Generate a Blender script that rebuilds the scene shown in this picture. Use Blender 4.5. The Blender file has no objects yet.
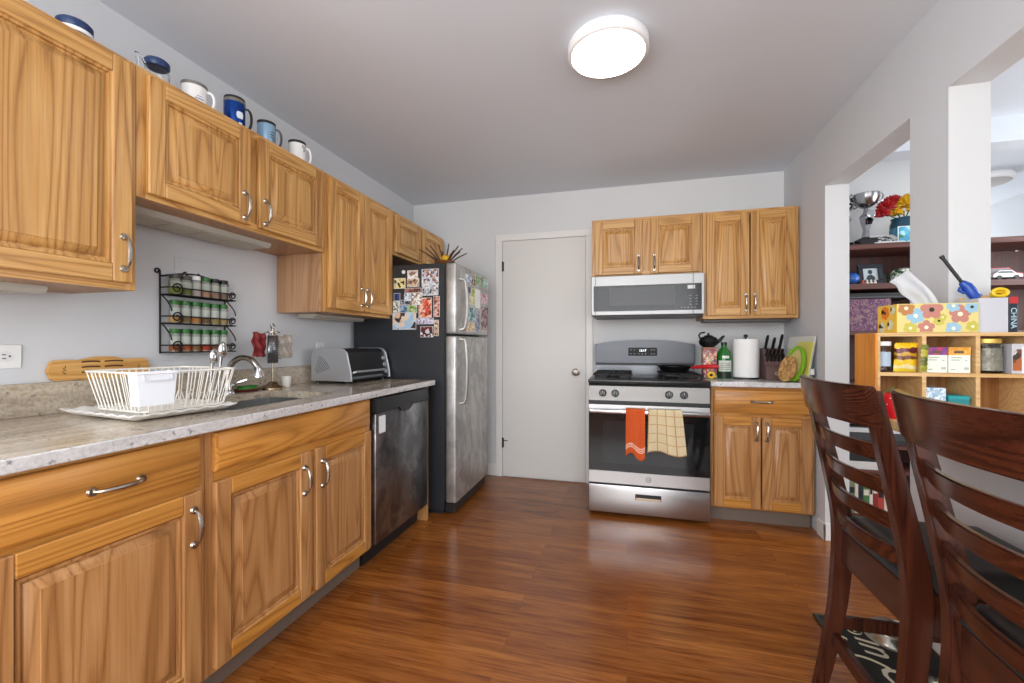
import bpy, bmesh, math, random
from math import sin, cos, pi, radians as R, sqrt
from mathutils import Vector, Matrix

S = bpy.context.scene
COL = S.collection
random.seed(7)

# ------------------------------------------------------------------ camera, world, lights, exposure
F, TH, H, HZ = 428.0, math.atan(115 / 428.0), 1.15, 344.5
cam = bpy.data.cameras.new('camera')
camo = bpy.data.objects.new('camera', cam)
COL.objects.link(camo)
camo.location = (0, 0, H)
camo.rotation_euler = (R(90), 0, TH)
cam.sensor_width = 36
cam.lens = F / 1024 * 36
cam.shift_y = 3.0 / 1024
cam.clip_start = 0.02
S.camera = camo

S.view_settings.view_transform = 'Standard'
S.view_settings.look = 'None'
S.view_settings.gamma = 1
S.view_settings.use_curve_mapping = False
S.view_settings.exposure = 0.18
try:
    S.cycles.use_denoising = True
    S.cycles.max_bounces = 8
    S.cycles.diffuse_bounces = 5
    S.cycles.sample_clamp_indirect = 6
except Exception:
    pass

w = bpy.data.worlds.new('sky')
S.world = w
w.use_nodes = True
w.node_tree.nodes['Background'].inputs[0].default_value = (.8, .88, 1, 1)
w.node_tree.nodes['Background'].inputs[1].default_value = 1.0


def area(name, loc, rot, sx, sy, power, col=(1, 1, 1)):
    l = bpy.data.lights.new(name, 'AREA')
    l.shape = 'RECTANGLE'; l.size = sx; l.size_y = sy
    l.energy = power; l.color = col
    o = bpy.data.objects.new(name, l)
    COL.objects.link(o)
    o.location = loc; o.rotation_euler = rot
    return o


# daylight from the window behind the camera; the other area lamps are added fill
area('window_daylight', (0.0, -1.55, 1.45), (R(90), 0, 0), 2.6, 1.8, 82, (.97, .985, 1))
area('side_fill', (-1.88, -.75, 1.5), (0, R(-90), 0), 1.3, 1.3, 42, (.97, .985, 1))  # unseen lamp added to brighten the right wall and chair backs
area('living_fill', (2.3, -1.55, 1.45), (R(90), 0, 0), 1.6, 1.5, 20, (.97, .985, 1))  # lamp added so the living room gets light
area('living_side_fill', (3.2, 2.35, 1.5), (0, R(90), 0), 1.2, 1.2, 34, (.97, .985, 1))  # added to lift the living room's back wall while sparing the jambs
area('hall_fill', (2.6, 5.85, 1.5), (R(-90), 0, 0), 0.9, 1.2, 24, (.97, .985, 1))  # added fill on the far side wall and the bookcase's back
LAMP_W = 17.5


# ------------------------------------------------------------------ colour and materials
def lin(c):
    return c / 12.92 if c <= .04045 else ((c + .055) / 1.055) ** 2.4


def hx(s):
    s = s.lstrip('#')
    return tuple(lin(int(s[i:i + 2], 16) / 255) for i in (0, 2, 4)) + (1,)


class NT:
    def __init__(s, name):
        s.m = bpy.data.materials.new(name)
        s.m.use_nodes = True
        s.t = s.m.node_tree
        s.b = s.t.nodes['Principled BSDF']

    def n(s, typ, **kw):
        nd = s.t.nodes.new(typ)
        for k, v in kw.items():
            if k.startswith('i_'):
                nd.inputs[k[2:].replace('_', ' ')].default_value = v
            else:
                setattr(nd, k, v)
        return nd

    def l(s, a, b):
        s.t.links.new(a, b)

    def ramp(s, fac, stops, interp='LINEAR'):
        r = s.n('ShaderNodeValToRGB')
        r.color_ramp.interpolation = interp
        e = r.color_ramp.elements
        while len(e) > 1:
            e.remove(e[-1])
        e[0].position = stops[0][0]; e[0].color = hx(stops[0][1])
        for p, c in stops[1:]:
            k = e.new(p); k.color = hx(c)
        s.l(fac, r.inputs[0])
        return r.outputs[0]

    def mix(s, fac, a, b, mode='MIX'):
        m = s.n('ShaderNodeMix', data_type='RGBA', blend_type=mode)
        for k, v in ((0, fac), (6, a), (7, b)):
            if hasattr(v, 'is_linked') or hasattr(v, 'links'):
                s.l(v, m.inputs[k])
            else:
                m.inputs[k].default_value = v
        return m.outputs[2]

    def math(s, op, a, b=0.0, c=0.0):
        m = s.n('ShaderNodeMath', operation=op)
        for k, v in enumerate((a, b, c)):
            if hasattr(v, 'links'):
                s.l(v, m.inputs[k])
            else:
                m.inputs[k].default_value = v
        return m.outputs[0]

    def pos(s, scale=(1, 1, 1), mode='pos', rnd=0.0):
        if mode == 'pos':
            o = s.n('ShaderNodeNewGeometry').outputs['Position']
        elif mode == 'obj':
            o = s.n('ShaderNodeTexCoord').outputs['Object']
        else:
            o = s.n('ShaderNodeTexCoord').outputs['UV']
        if rnd:
            oi = s.n('ShaderNodeObjectInfo').outputs['Random']
            v = s.n('ShaderNodeVectorMath', operation='ADD')
            c = s.n('ShaderNodeCombineXYZ')
            k = s.math('MULTIPLY', oi, rnd)
            s.l(k, c.inputs[0]); s.l(k, c.inputs[1]); s.l(k, c.inputs[2])
            s.l(o, v.inputs[0]); s.l(c.outputs[0], v.inputs[1])
            o = v.outputs[0]
        mp = s.n('ShaderNodeMapping')
        mp.inputs['Scale'].default_value = scale
        s.l(o, mp.inputs['Vector'])
        return mp.outputs[0]

    def noise(s, vec, scale=1, detail=4, rough=.5, dist=0):
        nd = s.n('ShaderNodeTexNoise')
        nd.inputs['Scale'].default_value = scale
        nd.inputs['Detail'].default_value = detail
        nd.inputs['Roughness'].default_value = rough
        nd.inputs['Distortion'].default_value = dist
        s.l(vec, nd.inputs['Vector'])
        return nd.outputs[0]

    def bump(s, h, strength=.1, dist=.01):
        b = s.n('ShaderNodeBump')
        b.inputs['Strength'].default_value = strength
        b.inputs['Distance'].default_value = dist
        s.l(h, b.inputs['Height'])
        s.l(b.outputs[0], s.b.inputs['Normal'])


_mc = {}


def M(col, rough=.5, metal=0, name=None, **kw):
    key = (col, rough, metal, tuple(sorted(kw.items())))
    if key in _mc:
        return _mc[key]
    t = NT(name or 'paint_' + col.strip('#'))
    t.b.inputs['Base Color'].default_value = hx(col)
    t.b.inputs['Roughness'].default_value = rough
    t.b.inputs['Metallic'].default_value = metal
    for k, v in kw.items():
        t.b.inputs[k.replace('_', ' ')].default_value = v
    # slight procedural unevenness of the gloss
    nz = t.noise(t.pos((14, 14, 14), 'obj'), 1, 2)
    mr = t.n('ShaderNodeMapRange')
    mr.inputs[3].default_value = max(0, rough - .04); mr.inputs[4].default_value = min(1, rough + .04)
    t.l(nz, mr.inputs[0]); t.l(mr.outputs[0], t.b.inputs['Roughness'])
    _mc[key] = t.m
    return t.m


TOE = M('#75675b', .6, 0, 'toe_kick_board')


def oak(name, ax, dark='#8c5d2a', mid='#c6924f', light='#d8ab6b', rough=.36, mode='pos'):
    t = NT(name)
    sc = [1, 1, 1]; sc[ax] = .055
    v = t.pos(tuple(sc), mode, 3.7)
    big = t.noise(v, 4.6, 2, .45, .5)
    rings = t.math('FRACT', t.math('MULTIPLY', big, 24.0))
    r1 = t.math('SMOOTH_MIN', rings, t.math('SUBTRACT', 1.0, rings), .3)
    sc2 = [1, 1, 1]; sc2[ax] = .02
    fine = t.noise(t.pos(tuple(sc2), mode, 2.1), 220, 3, .6)
    tone = t.noise(t.pos(tuple(4 * k for k in sc), mode, 5.0), 2.2, 1)
    c1 = t.ramp(r1, [(0, dark), (.16, mid), (.45, light)])
    c2 = t.ramp(fine, [(.36, dark), (.5, mid), (.62, light)])
    c = t.mix(.3, c1, c2)
    c = t.mix(t.math('MULTIPLY', tone, .35), c, hx(mid))
    if ax == 2 and mode == 'pos':
        sx_ = t.n('ShaderNodeSeparateXYZ'); t.l(t.pos((1, 1, 1)), sx_.inputs[0])
        cell = t.math('FLOOR', t.math('MULTIPLY', t.math('ADD', sx_.outputs[0], sx_.outputs[1]), 14.0))
        wn = t.n('ShaderNodeTexWhiteNoise', noise_dimensions='1D'); t.l(cell, wn.inputs['W'])
        st_ = t.ramp(wn.outputs['Value'], [(0, '#e6dfd8'), (.5, '#f6f2ee'), (1, '#ffffff')])
        c = t.mix(.8, c, st_, 'MULTIPLY')
    oi = t.n('ShaderNodeObjectInfo').outputs['Random']
    hsv = t.n('ShaderNodeHueSaturation')
    mr = t.n('ShaderNodeMapRange'); mr.inputs[3].default_value = .92; mr.inputs[4].default_value = 1.06
    t.l(oi, mr.inputs[0]); t.l(mr.outputs[0], hsv.inputs['Value']); t.l(c, hsv.inputs['Color'])
    t.l(hsv.outputs[0], t.b.inputs['Base Color'])
    t.b.inputs['Roughness'].default_value = rough
    t.bump(fine, .08, .002)
    return t.m


OAKX, OAKY, OAKZ = (oak('oak_' + 'xyz'[i], i) for i in range(3))
OAKSIDE = oak('oak_veneer_side', 2, '#9d7450', '#b38a66', '#bf9873', .5)
LOWX = oak('base_oak_x', 0, '#8a5820', '#bd7f36', '#d09548')
LOWY = oak('base_oak_y', 1, '#8a5820', '#bd7f36', '#d09548')
LOWZ = oak('base_oak_z', 2, '#8a5c30', '#b98550', '#ca9a66')
BIRCH = oak('birch_ply', 0, '#b98f56', '#cca670', '#d8b683', .5)
AMBER = oak('amber_stained_ply', 2, '#b5691a', '#cf8328', '#db9436', .45)
CHAIRW = oak('cherry_stained_wood', 2, '#210e09', '#3b1b11', '#4c2616', .2, 'obj')
CHAIRH = oak('cherry_stained_rail', 1, '#210e09', '#3b1b11', '#4c2616', .2, 'obj')
SHELFW = oak('dark_shelf_wood', 0, '#3a1d16', '#57302a', '#694036', .45)
BAMB = oak('bamboo', 1, '#a87332', '#c9964f', '#d9ab68', .5)


def paint(name, col, rough=.85):
    t = NT(name)
    n = t.noise(t.pos((1, 1, 1)), 240, 3)
    big = t.noise(t.pos((1, 1, 1)), 1.1, 2)
    c = hx(col)
    t.l(t.mix(big, tuple(k * .97 for k in c[:3]) + (1,), tuple(min(1, k * 1.03) for k in c[:3]) + (1,)), t.b.inputs['Base Color'])
    t.b.inputs['Roughness'].default_value = rough
    t.bump(n, .06, .002)
    return t.m


WALL = paint('grey_wall_paint', '#cdcfd2')
CEIL = paint('ceiling_paint', '#dbe2ea')
JAMB = paint('lit_jamb_paint', '#cfd0d0', .75)  # wall paint again, toned for the light on the opening ends
TRIM = paint('white_trim_paint', '#e6e4e0', .5)
DOORP = paint('white_door_paint', '#dcdad5', .55)


def floor_mat():
    t = NT('plank_floor')
    v = t.pos((1, 1, 1))
    br = t.n('ShaderNodeTexBrick')
    br.offset = .37
    br.inputs['Scale'].default_value = 1
    br.inputs['Brick Width'].default_value = 1.22
    br.inputs['Row Height'].default_value = .128
    br.inputs['Mortar Size'].default_value = .0009
    br.inputs['Mortar Smooth'].default_value = .2
    br.inputs['Bias'].default_value = 0
    br.inputs['Color1'].default_value = (0, 0, 0, 1)
    br.inputs['Color2'].default_value = (1, 1, 1, 1)
    br.inputs['Mortar'].default_value = (.4, .4, .4, 1)
    t.l(v, br.inputs['Vector'])
    add = t.n('ShaderNodeVectorMath', operation='ADD')
    scl = t.n('ShaderNodeVectorMath', operation='SCALE')
    scl.inputs['Scale'].default_value = 9
    t.l(br.outputs[0], scl.inputs[0])
    t.l(t.pos((.13, 1, 1)), add.inputs[0]); t.l(scl.outputs[0], add.inputs[1])
    g = t.noise(add.outputs[0], 11, 5, .6, 1.2)
    add2 = t.n('ShaderNodeVectorMath', operation='ADD')
    t.l(t.pos((.05, 1, 1)), add2.inputs[0]); t.l(scl.outputs[0], add2.inputs[1])
    fine = t.noise(add2.outputs[0], 95, 4, .65)
    c = t.ramp(g, [(.27, '#64310f'), (.42, '#8a4c1e'), (.6, '#a3632b'), (.78, '#b6793b')])
    c2 = t.ramp(fine, [(.38, '#582b0e'), (.5, '#965a27'), (.62, '#ae7236')])
    c = t.mix(.42, c, c2)
    tone = t.ramp(br.outputs[0], [(0, '#d2c6c0'), (1, '#ffffff')])
    c = t.mix(.9, c, tone, 'MULTIPLY')
    c = t.mix(t.math('MULTIPLY', br.outputs['Fac'], .6), c, hx('#4a2410'))
    t.l(c, t.b.inputs['Base Color'])
    t.b.inputs['Roughness'].default_value = .21
    t.b.inputs['Specular IOR Level'].default_value = .5
    t.bump(fine, .04, .002)
    return t.m


def granite(name, seed, veins):
    t = NT(name)
    v = t.pos((1, .2, 1))
    a = t.noise(v, 5 + seed, 8, .62, 1.6)
    sp = t.noise(t.pos((1, 1, 1)), 95, 6, .7)
    c = t.ramp(a, veins)
    s2 = t.ramp(sp, [(.3, '#5a544c'), (.42, '#a79f94'), (.55, '#d6d2cb'), (.7, '#f1efec')])
    c = t.mix(.3, c, s2)
    dots = t.noise(t.pos((1, 1, 1)), 42, 3, .5)
    dm = t.ramp(dots, [(.62, '#000000'), (.68, '#ffffff')])
    c = t.mix(t.math('MULTIPLY', dm, .7), c, hx('#6d6a68'))
    t.l(c, t.b.inputs['Base Color'])
    t.b.inputs['Roughness'].default_value = .16
    return t.m


GRAN = granite('beige_granite', 0, [(.3, '#57493a'), (.42, '#8d7a61'), (.54, '#b5a388'), (.7, '#d6ccba')])  # veins, with brown reflections of the wood put into the colour
GRANW = granite('pale_granite', 2, [(.28, '#9b9a9a'), (.42, '#c1c1c2'), (.6, '#dcdcdd'), (.75, '#e9e9ea')])


def steel(name, col='#b9b9b8', rough=.3, ax=2, smear=0.0):
    t = NT(name)
    sc = [60, 60, 60]; sc[ax] = 1.2
    n = t.noise(t.pos(tuple(sc)), 3, 3)
    mr = t.n('ShaderNodeMapRange')
    mr.inputs[3].default_value = rough - .06; mr.inputs[4].default_value = rough + .1
    t.l(n, mr.inputs[0]); t.l(mr.outputs[0], t.b.inputs['Roughness'])
    t.b.inputs['Metallic'].default_value = 1
    if smear:
        s = t.noise(t.pos((2, 3, 2.2)), 3, 4, .6, .8)
        c = t.ramp(s, [(.38, col), (.62, smear)])
        t.l(c, t.b.inputs['Base Color'])
    else:
        t.b.inputs['Base Color'].default_value = hx(col)
    t.bump(n, .02, .001)
    return t.m


STEEL = steel('brushed_steel')
STEELX = steel('brushed_steel_across', '#c2c2c2', .3, 0)
STEELF = steel('smudged_steel', '#a5a4a1', .4, 2, '#cbcac7')
STEELF.node_tree.nodes['Principled BSDF'].inputs['Metallic'].default_value = .75
STEELD = steel('dark_brushed_steel', '#77797c', .3, 2, '#a5a7aa')
CHROME = M('#d8d8d8', .12, 1, 'chrome')
NICKEL = M('#b5aea4', .25, 1, 'satin_nickel')
BLACKM = M('#17181a', .35, 0, 'black_enamel')
BLACKG = M('#0e1012', .08, 0, 'black_glass')
FRIDGES = M('#25282d', .42, 0, 'charcoal_textured_side')
IRON = M('#141314', .5, .3, 'black_iron')
BLACKP = M('#1b1b1c', .45)
WHITEP = M('#efefee', .4)
WIREW = M('#e8e4da', .4)


def glass(name, col='#ffffff', rough=.03):
    t = NT(name)
    t.b.inputs['Base Color'].default_value = hx(col)
    t.b.inputs['Transmission Weight'].default_value = 1
    t.b.inputs['IOR'].default_value = 1.3
    n = t.noise(t.pos((9, 9, 9), 'obj'), 1, 2)
    mr = t.n('ShaderNodeMapRange')
    mr.inputs[3].default_value = rough * .6; mr.inputs[4].default_value = rough * 1.4
    t.l(n, mr.inputs[0]); t.l(mr.outputs[0], t.b.inputs['Roughness'])
    return t.m


GLASS = glass('clear_glass')
GREENG = glass('green_bottle_glass', '#1f8a2d', .05)


def emit(name, col, st):
    t = NT(name)
    t.b.inputs['Base Color'].default_value = hx('#eeeeee')
    t.b.inputs['Emission Color'].default_value = hx(col)
    t.b.inputs['Emission Strength'].default_value = st
    return t.m


def mosaic(name, cols, scale=20, rough=.35, mode='obj', rand=True):
    """patchy printed picture"""
    t = NT(name)
    v = t.pos((1, 1, 1), mode, 6.0 if rand else 0)
    vo = t.n('ShaderNodeTexVoronoi')
    vo.inputs['Scale'].default_value = scale
    nz = t.n('ShaderNodeTexNoise'); nz.inputs['Scale'].default_value = scale * .8
    t.l(v, nz.inputs['Vector'])
    ad = t.n('ShaderNodeVectorMath', operation='MULTIPLY_ADD')
    ad.inputs[1].default_value = (.04, .04, .04)
    t.l(nz.outputs['Color'], ad.inputs[0]); t.l(v, ad.inputs[2])
    t.l(ad.outputs[0], vo.inputs['Vector'])
    sep = t.n('ShaderNodeSeparateColor')
    t.l(vo.outputs['Color'], sep.inputs[0])
    st = [(i / len(cols), c) for i, c in enumerate(cols)]
    t.l(t.ramp(sep.outputs[0], st, 'CONSTANT'), t.b.inputs['Base Color'])
    t.b.inputs['Roughness'].default_value = rough
    return t.m


# ------------------------------------------------------------------ mesh helpers
class B:
    def __init__(s, xf=None):
        s.bm = bmesh.new()
        s.uv = s.bm.loops.layers.uv.new('UVMap')
        s.xf = xf

    def v(s, p):
        p = s.xf(*p) if s.xf else p
        return s.bm.verts.new(p)

    def f(s, vs, mi=0):
        try:
            fc = s.bm.faces.new(vs)
            fc.material_index = mi
            return fc
        except ValueError:
            return None

    def box(s, a, b, bev=0, mi=0, seg=1):
        x0, y0, z0 = (min(a[i], b[i]) for i in range(3))
        x1, y1, z1 = (max(a[i], b[i]) for i in range(3))
        vs = [s.v(p) for p in ((x0, y0, z0), (x1, y0, z0), (x1, y1, z0), (x0, y1, z0), (x0, y0, z1), (x1, y0, z1), (x1, y1, z1), (x0, y1, z1))]
        fs = [s.f([vs[i] for i in q], mi) for q in ((3, 2, 1, 0), (4, 5, 6, 7), (0, 1, 5, 4), (1, 2, 6, 5), (2, 3, 7, 6), (3, 0, 4, 7))]
        if bev:
            es = list({e for f in fs for e in f.edges})
            r = bmesh.ops.bevel(s.bm, geom=es, offset=bev, segments=seg, profile=.5, affect='EDGES', clamp_overlap=True)
            for f in r['faces']:
                f.material_index = mi
        return s

    def hexa(s, pts, mi=0):
        vs = [s.v(p) for p in pts]
        for q in ((3, 2, 1, 0), (4, 5, 6, 7), (0, 1, 5, 4), (1, 2, 6, 5), (2, 3, 7, 6), (3, 0, 4, 7)):
            s.f([vs[i] for i in q], mi)
        return s

    def tube(s, pts, r, n=8, closed=False, mi=0, flat=None):
        pts = [Vector(p) for p in pts]
        N = len(pts)
        rs = r if isinstance(r, (list, tuple)) else [r] * N
        tans = []
        for i in range(N):
            if closed:
                t = pts[(i + 1) % N] - pts[i - 1]
            else:
                t = pts[min(i + 1, N - 1)] - pts[max(i - 1, 0)]
            tans.append(t.normalized())
        up = Vector((0, 0, 1)) if abs(tans[0].z) < .9 else Vector((1, 0, 0))
        nr = (up - tans[0] * up.dot(tans[0])).normalized()
        rings = []
        for i in range(N):
            nr = nr - tans[i] * nr.dot(tans[i])
            nr = nr.normalized() if nr.length > 1e-6 else Vector((1, 0, 0))
            bn = tans[i].cross(nr)
            fl = flat or 1
            rings.append([s.v(tuple(pts[i] + (nr * cos(2 * pi * k / n) + bn * sin(2 * pi * k / n) * fl) * rs[i])) for k in range(n)])
        m = N if closed else N - 1
        for i in range(m):
            a, b = rings[i], rings[(i + 1) % N]
            for k in range(n):
                s.f([a[k], a[(k + 1) % n], b[(k + 1) % n], b[k]], mi)
        if not closed:
            s.f(rings[0][::-1], mi); s.f(rings[-1], mi)
        return s

    def cyl(s, a, b, r, n=16, mi=0):
        return s.tube([a, b], r, n, mi=mi)

    def lathe(s, prof, c=(0, 0, 0), n=24, mi=0, axis='z', sq=None):
        rings = []
        for (r, z) in prof:
            if r < 1e-6:
                P = (0, 0, z)
                rings.append([s.v(s._ax(P, c, axis))])
            else:
                rings.append([s.v(s._ax((r * cos(2 * pi * k / n), r * sin(2 * pi * k / n), z), c, axis)) for k in range(n)])
        for a, b in zip(rings, rings[1:]):
            if len(a) == 1 and len(b) == 1:
                continue
            for k in range(n):
                k2 = (k + 1) % n
                if len(a) == 1:
                    s.f([a[0], b[k2], b[k]], mi)
                elif len(b) == 1:
                    s.f([a[k], a[k2], b[0]], mi)
                else:
                    s.f([a[k], a[k2], b[k2], b[k]], mi)
        if len(rings[0]) > 1:
            s.f(rings[0][::-1], mi)
        if len(rings[-1]) > 1:
            s.f(rings[-1], mi)
        return s

    def _ax(s, p, c, axis):
        x, y, z = p
        if axis == 'x':
            x, y, z = z, x, y
        elif axis == 'y':
            x, y, z = x, z, y
        return (x + c[0], y + c[1], z + c[2])

    def prism(s, poly, axis, a, b, mi=0):
        def P(u, v, w):
            return {'x': (w, u, v), 'y': (u, w, v), 'z': (u, v, w)}[axis]
        A = [s.v(P(u, v, a)) for u, v in poly]
        C = [s.v(P(u, v, b)) for u, v in poly]
        n = len(poly)
        for k in range(n):
            s.f([A[k], A[(k + 1) % n], C[(k + 1) % n], C[k]], mi)
        s.f(A[::-1], mi); s.f(C, mi)
        return s

    def grid(s, fn, nu, nv, mi=0):
        g = [[s.v(fn(i / nu, j / nv)) for j in range(nv + 1)] for i in range(nu + 1)]
        for i in range(nu):
            for j in range(nv):
                fc = s.f([g[i][j], g[i + 1][j], g[i + 1][j + 1], g[i][j + 1]], mi)
                if fc:
                    for lp, (a, b) in zip(fc.loops, ((i, j), (i + 1, j), (i + 1, j + 1), (i, j + 1))):
                        lp[s.uv].uv = (a / nu, b / nv)
        return s

    def sphere(s, c, r, n=14, m=9, mi=0):
        rx, ry, rz = r if isinstance(r, tuple) else (r, r, r)
        return s.lathe2(c, rx, ry, rz, n, m, mi)

    def lathe2(s, c, rx, ry, rz, n, m, mi):
        rings = [[s.v((c[0], c[1], c[2] - rz))]]
        for i in range(1, m):
            a = -pi / 2 + pi * i / m
            rings.append([s.v((c[0] + rx * cos(a) * cos(2 * pi * k / n), c[1] + ry * cos(a) * sin(2 * pi * k / n), c[2] + rz * sin(a))) for k in range(n)])
        rings.append([s.v((c[0], c[1], c[2] + rz))])
        for a, b in zip(rings, rings[1:]):
            for k in range(n):
                k2 = (k + 1) % n
                if len(a) == 1:
                    s.f([a[0], b[k2], b[k]], mi)
                elif len(b) == 1:
                    s.f([a[k], a[k2], b[0]], mi)
                else:
                    s.f([a[k], a[k2], b[k2], b[k]], mi)
        return s

    def text(s, body, size, o, right, up, mi=0, ext=.0004, shear=0.0):
        cu = bpy.data.curves.new('t', 'FONT')
        cu.body = body; cu.size = size; cu.align_x = 'CENTER'; cu.align_y = 'CENTER'; cu.extrude = ext; cu.shear = shear
        cu.resolution_u = 3
        ob = bpy.data.objects.new('t', cu)
        COL.objects.link(ob)
        dg = bpy.context.evaluated_depsgraph_get()
        me = bpy.data.meshes.new_from_object(ob.evaluated_get(dg))
        rt, u = Vector(right).normalized(), Vector(up).normalized()
        nn = rt.cross(u)
        mt = Matrix(((rt.x, u.x, nn.x, o[0]), (rt.y, u.y, nn.y, o[1]), (rt.z, u.z, nn.z, o[2]), (0, 0, 0, 1)))
        me.transform(mt)
        n0 = len(s.bm.faces)
        s.bm.from_mesh(me)
        s.bm.faces.ensure_lookup_table()
        for f in s.bm.faces[n0:]:
            f.material_index = mi
        bpy.data.objects.remove(ob); bpy.data.curves.remove(cu); bpy.data.meshes.remove(me)
        return s

    def done(s, name, mats, parent=None, smooth=True, ang=35, origin=None, recalc=True):
        if recalc:
            bmesh.ops.recalc_face_normals(s.bm, faces=s.bm.faces[:])
        me = bpy.data.meshes.new(name)
        if origin is not None:
            bmesh.ops.translate(s.bm, verts=s.bm.verts[:], vec=-Vector(origin))
        s.bm.to_mesh(me); s.bm.free()
        for m in (mats if isinstance(mats, (list, tuple)) else [mats]):
            me.materials.append(m)
        if smooth:
            me.polygons.foreach_set('use_smooth', [True] * len(me.polygons))
            me.set_sharp_from_angle(angle=R(ang))
        o = bpy.data.objects.new(name, me)
        COL.objects.link(o)
        if parent:
            o.parent = parent
        if origin is not None and parent is None:
            o.location = origin
        return o


def absloc(o):
    p = Vector((0, 0, 0))
    while o is not None:
        p += Vector(o.location); o = o.parent
    return p


def thing(name, label, cat, loc=(0, 0, 0), group=None, rz=0):
    o = bpy.data.objects.new(name, None)
    COL.objects.link(o)
    o.empty_display_size = .05
    o.location = loc; o.rotation_euler = (0, 0, rz)
    o['label'] = label; o['category'] = cat
    if group:
        o['group'] = group
    return o


def part(name, b, mats, parent, **kw):
    """b holds world coordinates; parent (and its parents) are unrotated"""
    return b.done(name, mats, parent, origin=absloc(parent), **kw)


def lpart(name, b, mats, parent, **kw):
    """b holds the parent's local coordinates"""
    return b.done(name, mats, parent, **kw)


def solo(name, b, mats, label, cat, group=None, **kw):
    xs = [v.co for v in b.bm.verts]
    lo = [min(c[i] for c in xs) for i in range(3)]; hi = [max(c[i] for c in xs) for i in range(3)]
    o = b.done(name, mats, None, origin=((lo[0] + hi[0]) / 2, (lo[1] + hi[1]) / 2, lo[2]), **kw)
    o['label'] = label; o['category'] = cat
    if group:
        o['group'] = group
    return o


def struct(name, b, mats, parent=None, **kw):
    o = b.done(name, mats, parent, **kw)
    if parent is None:
        o['kind'] = 'structure'
    return o


def spiral(c, r0, r1, turns, a0, axis, n=26, sgn=1):
    pts = []
    for i in range(n + 1):
        t = i / n
        a = a0 + sgn * t * turns * 2 * pi
        r = r0 + (r1 - r0) * t
        u, v = r * cos(a), r * sin(a)
        pts.append({'x': (c[0], c[1] + u, c[2] + v), 'y': (c[0] + u, c[1], c[2] + v), 'z': (c[0] + u, c[1] + v, c[2])}[axis])
    return pts


def px(u, v, **k):
    """a photo pixel on the plane x=, y= or z="""
    c, s = cos(TH), sin(TH)
    a = (u - 512) / F; b = -(v - HZ) / F
    dx, dy, dz = a * c - s, a * s + c, b
    d = k['x'] / dx if 'x' in k else k['y'] / dy if 'y' in k else (k['z'] - H) / dz
    return (dx * d, dy * d, H + dz * d)


# ------------------------------------------------------------------ room
XL, XR, XR2, YB, CH = -1.913, 1.127, 1.247, 3.6, 2.44
YR, XS = -1.6, 3.25
struct('floor', B().box((-2.1, YR - .1, -.06), (3.4, 6.1, 0)), floor_mat())
struct('ceiling', B().box((-2.1, YR - .1, CH), (3.4, 6.1, CH + .06)), CEIL)
struct('wall_left', B().box((XL - .1, YR, 0), (XL, YB + .1, CH)), WALL)
struct('wall_back', B().box((XL, YB, 0), (2.15, YB + .12, CH)), paint('pale_back_wall_paint', '#d9dada'))
struct('wall_rear', B().box((XL - .1, YR - .1, 0), (XS, YR, CH)), WALL)
struct('wall_side', B().box((XS, YR - .1, 0), (XS + .1, 6.0, CH)), WALL)
struct('wall_far', B().box((2.03, 6.0, 0), (XS + .1, 6.1, CH)).box((2.03, YB + .12, 0), (2.15, 6.0, CH)), WALL)
HD = 2.085
b = B()
b.box((XR, 2.915, 0), (XR2, YB, CH)).box((XR, 2.13, HD), (XR2, 2.915, CH)).box((XR, 1.914, 0), (XR2, 2.13, CH))
b.box((XR, .05, HD), (XR2, 1.914, CH)).box((XR, YR, 0), (XR2, .05, CH)).box((XR, .05, 0), (XR2, 1.914, .865))
struct('wall_right', b, WALL)
# ends of the openings, in the lit copy of the wall paint
b = B().box((XR - .001, 2.911, 0), (XR2 + .001, 2.915, HD)).box((XR - .001, 1.91, .9), (XR2 + .001, 1.914, HD))
struct('trim_2', b, JAMB)
struct('trim_3', B().box((XR2, 3.06, 2.3), (XS, 3.197, CH)), CEIL)
b = B()
b.box((XR - .013, 2.898, 0), (XR, 2.995, .1), .003).box((XR - .013, 2.898, 0), (XR2 + .013, 2.911, .1), .003)
b.box((XR - .013, 1.0, 0), (XR, 2.143, .1), .003).box((XR - .013, 2.13, 0), (XR2 + .013, 2.143, .1), .003)
struct('baseboard_right', b, TRIM)
struct('baseboard_back', B().box((XL + .0, YB - .013, 0), (-1.115, YB, .1), .003), TRIM)

# door in the back wall
b = B().box((-1.047, YB - .012, .014), (-.332, YB - .001, 2.047), .002)
door = struct('door_1', b, DOORP)
b = B().lathe([(0, 0), (.033, 0), (.033, .006), (.011, .01), (.011, .03), (.024, .04), (.029, .052), (.024, .064), (0, .068)], (0, 0, 0), 20)
for v in b.bm.verts:
    x, y, z = v.co
    v.co = (-.412 + x, YB - .012 - z, .92 + y)
part('knob', b, M('#6d675f', .25, 1, 'dark_nickel'), door)
for z in (1.83, .295):
    b = B().cyl((-1.049, YB - .016, z - .045), (-1.049, YB - .016, z + .045), .006, 10).box((-1.062, YB - .0165, z - .04), (-1.036, YB - .0125, z + .04))
    if z < 1:
        b.tube([(-1.049, YB - .02, z + .02), (-1.03, YB - .03, z + .022), (-1.0, YB - .03, z + .022)], .004, 6)
    part('hinge', b, M('#4a463f', .4, .8), door)
b = B()
for x0, x1 in ((-1.113, -1.051), (-.328, -.272)):
    b.box((x0, YB - .018, 0), (x1, YB, 2.051), .003)
b.box((-1.113, YB - .018, 2.051), (-.272, YB, 2.11), .003)
struct('trim_1', b, TRIM)


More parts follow.
